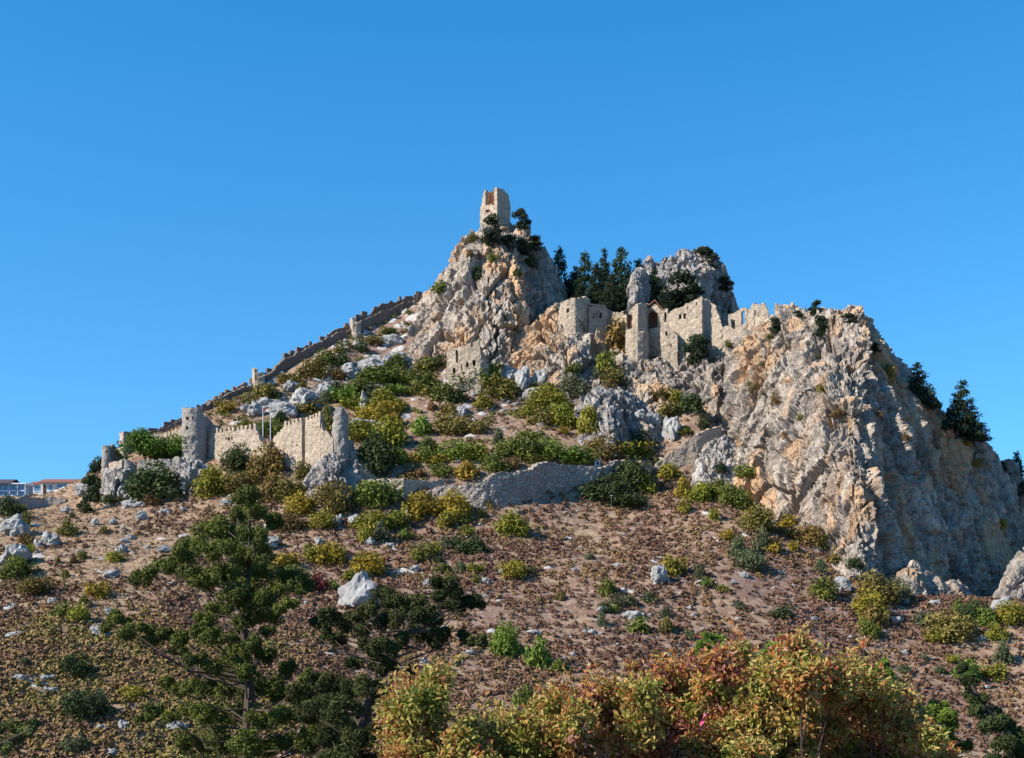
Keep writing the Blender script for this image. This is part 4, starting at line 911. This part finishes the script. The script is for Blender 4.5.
for k, (px, py, w, h, lab, Y) in enumerate([
  (688, 308, 46, 36, 'spreading dark tree at the foot of the rear crag above the palace', 370), (706, 272, 34, 26, 'dark bushy tree on the shoulder of the rear crag', 386), (722, 292, 26, 18, 'dark scrubby tree on the shaded edge of the rear crag', 386),
  (493, 248, 26, 32, 'blackish tree clinging right below the summit tower', None), (521, 232, 22, 24, 'dark tree on the shaded side of the summit tower', None), (509, 250, 22, 18, 'dark round tree on the summit crag under the tower corner', None), (534, 250, 24, 14, 'flat dark tree on the stepped right edge of the summit crag', None), (522, 256, 20, 18, 'dark tree in the notch of the summit crag', None),
  (698, 366, 34, 36, 'dark spreading tree clinging to the cliff under the palace hall', None), (815, 316, 18, 16, 'small flat-topped tree alone on the crest of the great cliff', None), (798, 317, 12, 8, 'tiny dark tree on the crest of the great cliff near its ragged left end', None),
  (821, 338, 20, 26, 'dark tree hanging just below the crest of the great cliff', None), (776, 334, 20, 18, 'dark tree beside the ragged end tower', None), (850, 324, 22, 12, 'low wind-bent tree at the edge of the cliff crest', None), (875, 352, 14, 12, 'dark tuft-like tree on the steep edge above the shadowed flank', None),
  (95, 503, 30, 44, 'tall dark bushy tree beside the corner tower of the outworks', None), (87, 514, 22, 20, 'smaller dark tree just below the tall one by the outworks', None)]):
    tree('scrub_tree', lab, px, py, w*1.1, h*1.12, GC[k % 3], LIMB, DG if k in (15, 16) else VD, 'dark scrub trees on the crags', Y, .5)
for px, py, w, h, lab in ((145, 463, 58, 42, 'larger bright green umbrella pine behind the outwork battlements'), (176, 462, 47, 36, 'smaller bright green umbrella pine next to the round tower')):
    tree('umbrella_pine', lab, px, py+11, w, h+10, RC[px % 2], LIMB, (.065, .12, .014), 'umbrella pines in the outworks', 309)
for px, py, w, h, lab, Y in ((922, 408, 42, 44, 'dark layered cedar-like tree, upper one on the sloping cliff edge', 313), (957, 430, 46, 48, 'dark layered tree with wide shelves on the cliff edge, the bigger one', 316), (974, 440, 40, 34, 'low dark tree leaning outward beside the bigger cliff-edge tree', 317), (1012, 492, 30, 40, 'thin conifer on the far dark shoulder of rock', 334), (1002, 490, 26, 30, 'stubby dark conifer on the far shoulder beside the thin one', 332), (1022, 500, 26, 36, 'dark conifer cut by the frame on the far shoulder', 336)):
    tree('cliff_tree', lab, px, py, w*1.1, h*1.1, CON[int(px) % 4], CTR, VD, 'dark trees on the cliff edge', Y, .6, .12)

# ------------------------------------------------------------------ boulders and stones
def boulder_mesh(seed, sub=4):
    me = bpy.data.meshes.new('boulder'); import bmesh
    bm = bmesh.new(); bmesh.ops.create_icosphere(bm, subdivisions=sub, radius=1.0)
    p = np.array([v.co[:] for v in bm.verts]); 
    F1, F2, c1, t1 = cells(p*1.1+seed*3.7, seed); F1b, F2b, c2, t2 = cells(p*2.6+seed, seed+9)
    d = .16*fbm(p*1.2+seed, 2, seed) + (.30*(c1-.5)+.45*t1)*sstep(0, .2, F2-F1) + (.10*(c2-.5)+.16*t2)*sstep(0, .15, F2b-F1b) - .07*np.abs(fbm(p*5, 3, seed))
    p = p*(1+d)[:, None]*(1, 1, .95)
    if seed == 400: p[:, :2] *= (1.08-.30*np.clip(p[:, 2:3]+.6, 0, 1.6))
    for v, q in zip(bm.verts, p): v.co = q
    bm.to_mesh(me); bm.free(); me.materials.append(M_BOULDER); return me
BOUL = [boulder_mesh(s) for s in range(400, 407)]
B_ = '''360 609 41 38;660 584 17 21;14 536 26 20;16 564 28 24;50 547 17 14;141 521 11 10;130 508 18 9;94 526 8 8;113 525 8 6;165 514 10 6;264 549 27 13;269 531 11 9;226 505 11 6;632 619 20 9;602 612 12 6;534 635 13 6;100 637 17 12;123 730 13 9;15 638 22 7;18 681 13 7;45 681 16 6;50 693 15 7;101 731 11 6;176 730 22 8;64 740 11 6;112 757 11 9;
320 563 8 7;336 511 9 8;337 525 10 10;354 525 12 10;318 544 9 7;350 562 11 6;370 545 10 7;390 548 9 6;397 604 6 6;427 587 9 7;415 571 9 6;485 584 9 7;501 575 7 6;575 572 5 5;744 578 9 6;733 584 5 4;843 592 16 17;895 623 13 7;1003 612 20 14;935 606 10 7;905 604 9 7;
255 417 15 15;283 417 28 17;302 411 26 26;324 398 18 16;292 391 16 12;268 408 22 9;350 376 20 12;372 372 30 16;394 366 24 16;364 414 9 21;366 427 34 9;461 416 11 11;523 391 16 24;541 386 18 19;533 402 22 16;510 380 18 14;672 438 17 26;655 426 15 14;640 420 13 10;392 345 22 12;335 388 12 8;312 402 14 12;245 412 12 9;330 376 14 8;
66 513 13 6;84 494 20 12;140 507 12 6;182 512 7 5;123 543 8 5;121 554 12 9;163 553 13 7;111 578 16 9;53 605 9 8;108 615 9 7;80 554 8 5;38 548 9 8;130 540 9 5;250 519 6 9;150 643 9 5;690 610 6 4;470 655 9 6;453 665 7 5;424 664 8 6;780 575 6 5;850 640 6 5;905 655 6 5;880 625 14 6'''
items = []
for k, e in enumerate(B_.replace('\n', '').split(';')):
    px, py, w, h = map(float, e.split()); q = hit(px, py-.6)
    if q is None: continue
    Y = q[1]; o = link('boulder', BOUL[0] if k == 0 else BOUL[1+k % 6]); sw, sh = w*Y/F*.54, h*Y/F*.62
    o.location = (q[0], q[1]+sw*.3, q[2]+sh*.5); o.scale = (sw, sw*.85, sh); o.rotation_euler = (0, 0, rng.uniform(0, 6.28) if w < 1.5*h else rng.choice([0, 3.14])+rng.uniform(-.3, .3))
    o['category'] = 'boulder'; o['group'] = 'pale boulders on the hillside'
    f = w/h; sz = 'huge' if w > 30 else 'large' if w >= 16 else 'small' if w <= 8 else 'mid-sized'
    items.append((o, sz, 'upright pale' if f < .8 else 'flat white' if f > 1.7 else 'angular pale', zone(px, py), px, py))
name_all(items, 'boulder')

# ------------------------------------------------------------------ low heath and loose stones: far too many to count
def scatter(n, seed, x0=-115, x1=150, y0=165, y1=350):
    r = np.random.default_rng(seed); x = r.uniform(x0, x1, n); y = r.uniform(y0, y1, n)
    z, _ = hill_z(x, y); px, py = 512+F*x/y, H-F*z/y
    k = (px > -120) & (px < 1200) & (py < 790)
    return x[k], y[k], z[k], px[k], py[k], r
def tufts(name, x, y, z, sx, col_t, nl, leaf, r, mat, squash=.62):
    n = len(x); a = r.uniform(0, 6.283, (n, nl)); u = r.uniform(0, 1, (n, nl))
    ph = np.arccos(1-u*.95); rad = r.uniform(.6, 1.05, (n, nl))
    d = np.stack([np.sin(ph)*np.cos(a), np.sin(ph)*np.sin(a), np.cos(ph)], -1)
    c = d*rad[..., None]*sx[:, None, None]*np.array([1, 1, squash]) + np.stack([x, y, z-.05], -1)[:, None]
    t = np.clip(np.repeat(col_t[:, None], nl, 1) + r.normal(0, .13, (n, nl)), 0, 1)
    V, Q, ti = leaves(c.reshape(-1, 3), d.reshape(-1, 3), np.repeat(sx*leaf, nl), r, .6, t.ravel(), flat=1.3)
    return link(name, np_mesh(name, V, [Q], mat, False, {'tint': ti}))
def heath_mat(name, stops):
    m, t, b = newmat(name, .9); t.links.new(ramp(t, attr(t, 'tint'), stops), b.inputs['Base Color']); return m
M_HEATH = heath_mat('heath', [(0, (.115, .060, .040)), (.35, (.185, .098, .062)), (.6, (.225, .138, .058)), (.8, (.235, .160, .045)), (1, (.165, .150, .045))])
x, y, z, px, py, r = scatter(150000, 71)
p3 = np.stack([x, y, x*0], 1); dens = .74 + .5*fbm(p3/14.0, 3, 91)
bare = np.maximum(sstep(300, 150, px)*sstep(600, 540, py)*.75, sstep(500, 470, py)*.7)        # the tawny grass shoulder and the upper slopes are barer
trod = ((px > 500) & (px < 600) & (py < 540) & (py > 490))*.3
green = np.clip(sstep(420, 120, px)*sstep(575, 670, py) + .35*vnoise(p3/8.0, 17), 0, 1)*(py > 570)*(px < 480)
keep = r.uniform(0, 1, len(x)) < np.clip(dens-bare-trod, .03, .95)*.44 + .50*green
x, y, z, px, py, green = (v[keep] for v in (x, y, z, px, py, green))
ct = np.clip(r.normal(.30, .16, len(x)) + .44*green + .25*(vnoise(np.stack([x, y, x*0], 1)/9.0, 5)), 0, 1)
hs = tufts('heath', x, y, z, r.uniform(.32, .72, len(x))*(1+.15*green), ct, 22, .46, r, M_HEATH, 1.1)
tag(hs, 'reddish brown low heath tufts covering the slope', 'heath', kind='stuff')
M_UNDER = heath_mat('undergrowth', [(0, (.05, .075, .018)), (.4, (.10, .11, .025)), (.7, (.17, .15, .03)), (1, (.15, .085, .04))])
x, y, z, px, py, r = scatter(16000, 75, y0=275, y1=385, x0=-100)
p3 = np.stack([x, y, x*0], 1)
keep = (r.uniform(0, 1, len(x)) < np.clip(.10+.9*fbm(p3/7.0, 3, 44), 0, .6)*sstep(500, 470, py)*sstep(700, 640, px)) & (px > 210)
x, y, z = x[keep], y[keep], z[keep]
un = tufts('undergrowth', x, y, z, r.uniform(.45, 1.1, len(x)), np.clip(r.normal(.45, .25, len(x)), 0, 1), 46, .27, r, M_UNDER, .9)
tag(un, 'low olive undergrowth filling the slope between the walls and the crags', 'undergrowth', kind='stuff')
M_GRASSY = heath_mat('dry_grass', [(0, (.20, .125, .07)), (.6, (.36, .25, .14)), (1, (.46, .35, .22))])
x, y, z, px, py, r = scatter(70000, 72)
keep = r.uniform(0, 1, len(x)) < .25+.75*sstep(-20, -60, x)
x, y, z = x[keep], y[keep], z[keep]
gs = tufts('dry_grass', x, y, z, r.uniform(.15, .4, len(x)), r.uniform(0, 1, len(x)), 9, .5, r, M_GRASSY, 1.0)
tag(gs, 'tawny dry grass tufts between the heath', 'grass', kind='stuff')
x, y, z, px, py, r = scatter(9000, 73, y1=378, x0=-95)
p3 = np.stack([x, y, x*0], 1)
upper = sstep(440, 400, py)*(px < 620)
keep = r.uniform(0, 1, len(x)) < np.clip(.30 + .5*fbm(p3/10.0, 3, 33) + .55*upper + .35*sstep(720, 900, px), .04, 1)
x, y, z, px, py, upper = (v[keep] for v in (x, y, z, px, py, upper))
base = []; 
for b_ in BOUL[:4]:
    import bmesh
    bm = bmesh.new(); bmesh.ops.create_icosphere(bm, subdivisions=1, radius=1); q = np.array([v.co[:] for v in bm.verts]); f3 = np.array([[v.index for v in f.verts] for f in bm.faces]); bm.free()
    base.append((q*(1+r.uniform(-.35, .3, (len(q), 1))), f3))
mb = MB(); big = np.exp(r.normal(-1.45, .5, len(x)))*(1+.9*upper)
for i in range(len(x)):
    q, f3 = base[i % 4]; a = i*2.4; s_ = big[i]; c_, n_2 = math.cos(a), math.sin(a)
    v = np.stack([q[:, 0]*c_-q[:, 1]*n_2, (q[:, 0]*n_2+q[:, 1]*c_)*.8, q[:, 2]*.65], 1)*s_ + (x[i], y[i], z[i]+s_*.25)
    mb.add(v, f3)
st = mb.build('loose_stones', M_BOULDER); tag(st, 'loose white stones strewn over the whole slope', 'stones', kind='stuff')
# ------------------------------------------------------------------ foreground: junipers and the autumn thicket on the near bank
def ground_at(px, Y):
    x = (px-512)*Y/F; return x, float(hill([x], [Y])[0])
M_JUN = foliage_mat('juniper_foliage', .05)
def juniper(label, name, trunk, tufts_, Y0, col, seed, spread=1.3, rtr=.16, dens=1.0, leaf=.030, cat='tree'):
    """trunk: pixel path from the bottom up; tufts_: (px, py, radius in px) of the leafy sprays"""
    r = np.random.default_rng(seed)
    gx_, gz_ = ground_at(trunk[0][0], Y0); base = np.array([gx_, Y0, gz_-.3])
    t = empty(name, base); tag(t, label, cat)
    tp = [base] + [P(a, b, Y0) for a, b in trunk]
    mb = MB(); n = len(tp); mb.tube(tp, [rtr*(1.35-1.2*i/(n-1)) for i in range(n)], 8)
    axis_z = np.array([p[2] for p in tp]); ax = np.array([p[0] for p in tp])
    cs = []; rs = []; tb = []
    for (a, b, rad) in tufts_:
        Y = Y0 + r.uniform(-1, 1)*spread; c = P(a, b, Y); R_ = 1.04*rad*Y/F
        zt = np.clip(c[2]-.35*abs(c[0]-np.interp(c[2], axis_z, ax))-.15, axis_z[0], axis_z[-1]-.1)
        s0 = np.array([np.interp(zt, axis_z, ax), Y0, zt]); mid = (s0+c)/2 + (0, 0, -.10*np.linalg.norm(c-s0)) + r.normal(0, .06, 3)
        mb.tube([s0, mid, c], [.018, .012, .004], 5)
        m = max(4, int(9*(rad/14)**1.2)); bright = r.uniform(.15, .8)
        for j in range(m):
            d = r.normal(0, 1, 3); d /= np.linalg.norm(d); q = c + d*R_*r.uniform(.2, .95)*(1.15, 1.0, .75)
            mb.tube([c, q], [.012, .004], 3)
            k = int(210*dens); dd = r.normal(0, 1, (k, 3)); dd[:, 2] += .35; dd /= np.linalg.norm(dd, axis=1, keepdims=True)
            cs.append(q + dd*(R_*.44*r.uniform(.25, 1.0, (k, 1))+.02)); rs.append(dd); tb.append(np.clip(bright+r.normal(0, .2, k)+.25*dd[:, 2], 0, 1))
    tr = mb.build('trunk', M_BARK, t)
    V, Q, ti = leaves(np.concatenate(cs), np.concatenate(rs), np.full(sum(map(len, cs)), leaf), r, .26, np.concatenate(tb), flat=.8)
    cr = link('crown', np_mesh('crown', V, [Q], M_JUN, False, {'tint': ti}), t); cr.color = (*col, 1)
    under(t); return t
J1 = '''245 498 15;256 512 13;238 515 12;270 522 9;225 527 15;212 535 16;235 540 16;252 535 14;200 548 14;186 556 13;222 552 17;243 560 18;258 556 13;172 567 13;158 574 12;146 580 9;190 572 14;206 580 14;226 576 16;247 582 18;264 574 13;284 577 13;296 585 12;275 592 13;258 600 16;238 603 17;221 612 14;209 622 13;246 622 16;266 617 12;282 608 10;
128 620 10;120 628 8;138 634 11;152 628 8;160 640 11;174 634 12;189 641 11;203 632 12;184 652 8;217 640 12;236 641 14;252 645 12;266 634 9;199 660 9;213 667 11;230 662 13;248 668 13;
171 684 10;185 690 10;200 686 13;216 690 14;234 686 16;251 690 16;268 684 13;284 692 14;154 718 8;166 710 9;178 718 10;194 708 12;210 716 15;228 716 17;247 716 17;264 716 16;281 716 15;190 742 14;208 746 15;226 744 18;246 746 18;266 744 17;284 742 15;300 736 13;200 770 18;240 775 22;280 775 20;320 765 16;190 800 20;240 810 26;290 805 22;318 690 14;330 704 14;300 700 14;310 718 16;344 720 12;326 740 14;262 655 12;285 668 11;303 676 10;240 655 14;246 672 14;238 590 14;244 545 14'''
def tl(s): return [tuple(map(float, e.split())) for e in s.replace('\n', '').split(';') if e.strip()]
juniper('tall ragged juniper with bright tufts standing alone before the slope', 'juniper_tree', [(248, 900), (246, 760), (250, 690), (243, 620), (250, 560), (249, 505)], [(244+(a-244)*1.1, b, c*.96) for a, b, c in tl(J1)], 19.0, (.088, .105, .020), 11, rtr=.09)
J2 = '''330 613 9;316 622 9;343 624 11;356 618 9;372 608 11;384 596 12;396 604 12;366 630 12;382 622 12;399 620 11;414 606 12;424 614 12;436 622 11;446 584 11;440 594 10;455 594 11;466 602 11;452 606 10;474 604 8;430 638 12;446 636 11;416 634 11;400 640 11;385 645 12;368 648 11;464 636 8;478 640 8;340 640 9;326 634 8;
376 664 10;390 668 10;352 664 8;410 672 8;420 680 8;366 686 13;350 690 13;384 694 11;398 700 9;334 686 13;318 682 12;304 690 12;322 704 15;342 712 16;362 712 14;306 712 13;330 732 18;352 738 17;372 734 13;312 744 17;340 760 20;366 762 17;320 780 22;356 790 22'''
juniper('dark twisted juniper leaning up toward the big pale boulder', 'juniper_tree', [(350, 900), (352, 760), (372, 695), (392, 660), (402, 635), (405, 615)], tl(J2), 17.5, (.044, .052, .014), 12, 1.0, .085)
J3 = '''963 668 5;966 678 7;972 690 8;980 700 9;976 712 8;990 712 10;1000 724 11;988 728 9;1012 734 12;1004 744 12;1022 748 13;1016 762 14;1034 740 12;1040 760 16;1000 765 12'''
juniper('slanting juniper branch cut by the frame beside the autumn thicket', 'juniper_tree', [(1060, 900), (1045, 790), (1012, 740), (985, 708), (966, 675)], tl(J3), 16.0, (.036, .052, .016), 13, .5, .08)
J4 = '''-8 747 9;4 742 7;14 738 7;24 733 7;34 727 6;0 728 5;-12 732 8;10 748 6'''
juniper('pale green juniper sprig poking in at the frame edge', 'juniper_tree', [(-90, 900), (-50, 770), (-10, 748), (30, 730)], tl(J4), 16.0, (.13, .15, .05), 14, .3, .05)
for lab, trunk, tt, Y0, sd in (('young bright green pine rising behind the tallest autumn bush', [(704, 760), (705, 700), (712, 640)], '712 640 9;706 650 11;722 652 9;700 662 11;714 666 12;692 672 10;706 680 11;722 680 10;696 690 11;712 694 11', 16.5, 21),
    ('young bright green pine half hidden behind the middle of the thicket', [(775, 760), (775, 700), (778, 652)], '784 640 7;776 650 9;766 658 9;758 664 7;784 662 9;772 668 10;790 672 8', 16.5, 22),
    ('young bright green pine behind the thinning end of the thicket', [(934, 800), (936, 745), (938, 705)], '940 706 8;930 712 9;946 716 9;922 722 9;938 726 11;952 730 9;928 738 10;944 742 11;960 746 9', 16.5, 23),
    ('young bright green pine low behind the olive bush', [(884, 790), (884, 720), (882, 668)], '880 664 7;886 674 8;874 676 7;880 686 9;890 690 8', 16.5, 24)):
    o = juniper(lab, 'young_pine', trunk, tl(tt), Y0, (.105, .16, .022), sd, .35, .05, .8, .03); o['group'] = 'young pines behind the thicket'

def autumn_mat():
    m, t, b = newmat('autumn_leaf', .55)
    c = ramp(t, attr(t, 'tint'), [(0, (.07, .11, .015)), (.2, (.20, .22, .03)), (.4, (.42, .36, .09)), (.56, (.50, .33, .11)), (.70, (.46, .17, .04)), (.84, (.27, .07, .04)), (1, (.48, .23, .17))])
    t.links.new(c, b.inputs['Base Color'])
    tr = N(t, 'BsdfTranslucent'); t.links.new(c, tr.inputs[0]); ms = N(t, 'MixShader'); ms.inputs[0].default_value = .35
    t.links.new(b.outputs[0], ms.inputs[1]); t.links.new(tr.outputs[0], ms.inputs[2]); t.links.new(ms.outputs[0], t.nodes['Material Output'].inputs[0])
    return m
M_AUT = autumn_mat()
def oval_leaves(c, d, size, r):
    n = len(c); ax = d*.6 + r.normal(0, .6, (n, 3)) + (0, 0, -.15); ax /= np.linalg.norm(ax, axis=1, keepdims=True)
    w = np.cross(ax, r.normal(0, 1, (n, 3))); w /= np.linalg.norm(w, axis=1, keepdims=True); up = np.cross(ax, w)
    s = (size*r.uniform(.6, 1.25, n))[:, None]; f = .12*s
    V = np.stack([c, c+ax*s*.3+w*s*.24+up*f, c+ax*s*.68+w*s*.2+up*f, c+ax*s-up*f*.8, c+ax*s*.68-w*s*.2+up*f, c+ax*s*.3-w*s*.24+up*f], 1).reshape(-1, 3)
    k = np.arange(n)[:, None]*6
    return V, np.concatenate([k+[0, 1, 2, 3], k+[0, 3, 4, 5]])
def bush(label, cx, lob, Y0, mean, seed, dens=1.0):
    r = np.random.default_rng(seed); gx_, gz_ = ground_at(cx, Y0); base = np.array([gx_, Y0, gz_-.2])
    t = empty('autumn_bush', base); tag(t, label, 'bush', 'autumn bushes of the near thicket'); mb = MB(); C = []; D = []; T = []
    xs_ = sorted(l[0] for l in lob); lob = lob + [(u, v, 26) for v in (785, 825) for u in np.arange(xs_[0]+8, xs_[-1]-4, 38)]
    fork = P(cx, 960, Y0)
    mb.tube([base, (base+fork)/2+(.1, 0, 0), fork], [.09, .075, .06], 7)
    for (a, b, rad) in lob:
        Y = Y0 + r.uniform(-.9, .9); c = P(a, b, Y); R_ = rad*Y/F; tone = mean + r.normal(0, .12)
        mid = (fork+c)/2 + r.normal(0, .12, 3); mb.tube([fork, mid, c, c+(r.normal(0, .05), 0, R_*.8)], [.022, .012, .007, .003], 5)
        for j in range(int(20*dens*(rad/22)**2)+5):
            d = r.normal(0, 1, 3); d /= np.linalg.norm(d); q = c + d*R_*r.uniform(.35, 1.05)*(1.1, 1, .9)
            mb.tube([c, (c+q)/2+r.normal(0, .02, 3), q], [.009, .006, .003], 3)
            k = int(r.integers(40, 64)); dd = r.normal(0, 1, (k, 3)); dd /= np.linalg.norm(dd, axis=1, keepdims=True)
            C.append(q + dd*r.uniform(.02, .14, (k, 1))); D.append(dd); T.append(np.clip(tone + r.normal(0, .16) + r.normal(0, .12, k), 0, 1))
    for (a, b, rad) in lob:
        if b > 745: continue
        for j in range(2):
            c = P(a+r.uniform(-.6, .6)*rad, b-.5*rad, Y0+r.uniform(-.8, .8)); tip = c + np.array([r.normal(0, .10), r.normal(0, .08), r.uniform(.08, .28)])
            mb.tube([c, (c+tip)/2+r.normal(0, .015, 3), tip], [.006, .004, .002], 3); k = 16; u = r.uniform(.1, 1.05, (k, 1)); dd = r.normal(0, 1, (k, 3)); dd[:, 2] += .5; dd /= np.linalg.norm(dd, axis=1, keepdims=True)
            C.append(c+(tip-c)*u+dd*.02); D.append(dd); T.append(np.clip(mean+.12+r.normal(0, .14, k), 0, 1))
    mb.build('branches', M_BARK, t)
    V, Q = oval_leaves(np.concatenate(C), np.concatenate(D), np.full(sum(map(len, C)), .064), r)
    link('foliage', np_mesh('foliage', V, [Q], M_AUT, False, {'tint': np.repeat(np.concatenate(T), 6)}), t); under(t)
bush('small yellow and orange bush at the near end of the thicket beside the dark juniper', 412, tl('440 676 8;432 686 10;417 694 11;404 702 11;428 702 12;396 712 11;412 708 16;430 712 14;398 724 14;414 734 18;396 748 16;430 742 16;410 765 24'), 14.0, .43, 31)
bush('low olive yellow autumn bush between the small orange bush and the rusty one', 500, tl('462 736 11;480 732 12;500 730 13;520 724 13;452 748 14;476 738 20;500 738 22;524 734 20;545 740 18;470 764 26;510 766 28;545 768 24'), 13.6, .36, 32)
bush('rusty orange autumn bush in the low middle of the thicket', 590, tl('548 706 13;566 704 14;584 702 14;604 694 13;620 698 14;556 724 16;580 724 20;604 720 20;626 722 18;570 750 24;600 752 26;630 752 24'), 13.8, .52, 33)
bush('tallest reddish and pink autumn bush with thin bare twigs showing', 680, tl('640 694 14;658 684 14;672 672 13;690 668 14;720 664 12;736 656 11;738 674 14;708 686 16;684 692 18;660 708 20;700 712 22;724 704 18;646 730 22;676 736 24;708 740 24;660 764 26;705 768 26'), 14.2, .63, 34)
bush('broad olive and tan autumn bush with a pointed crest in the thicket', 785, tl('796 648 10;806 660 12;790 664 13;772 674 13;756 682 14;816 674 14;800 684 18;776 694 18;750 704 18;822 692 16;838 678 12;852 670 10;844 696 16;800 712 22;770 724 22;740 734 20;828 718 20;790 746 26;750 760 24;830 750 24'), 13.8, .44, 35)
bush('low rust and dark green autumn bush where the thicket thins out', 885, tl('868 686 12;884 698 13;900 706 13;862 706 15;914 718 12;884 720 18;906 734 16;862 732 20;926 738 11;890 750 22;920 756 16;866 764 24;940 760 12'), 14.2, .55, 36)
# a pink scrap of cloth caught on the twigs
r = np.random.default_rng(8); c = P(702, 722, 13.2); V = []
for i in range(9):
    u = i/8-.5; V += [c+(.055*u+.018*math.cos(i*.7), .018*math.sin(i*.7), .15*u), c+(.055*u-.018*math.cos(i*.7), -.018*math.sin(i*.7), .15*u)]
m, t_, b_ = newmat('pink_cloth', .7); b_.inputs['Base Color'].default_value = (.62, .10, .24, 1)
o = link('cloth_scrap', np_mesh('cloth_scrap', np.array(V), [np.array([[2*i, 2*i+1, 2*i+3, 2*i+2] for i in range(8)])], m)); tag(o, 'bright pink scrap of cloth caught in the reddish bush', 'cloth')
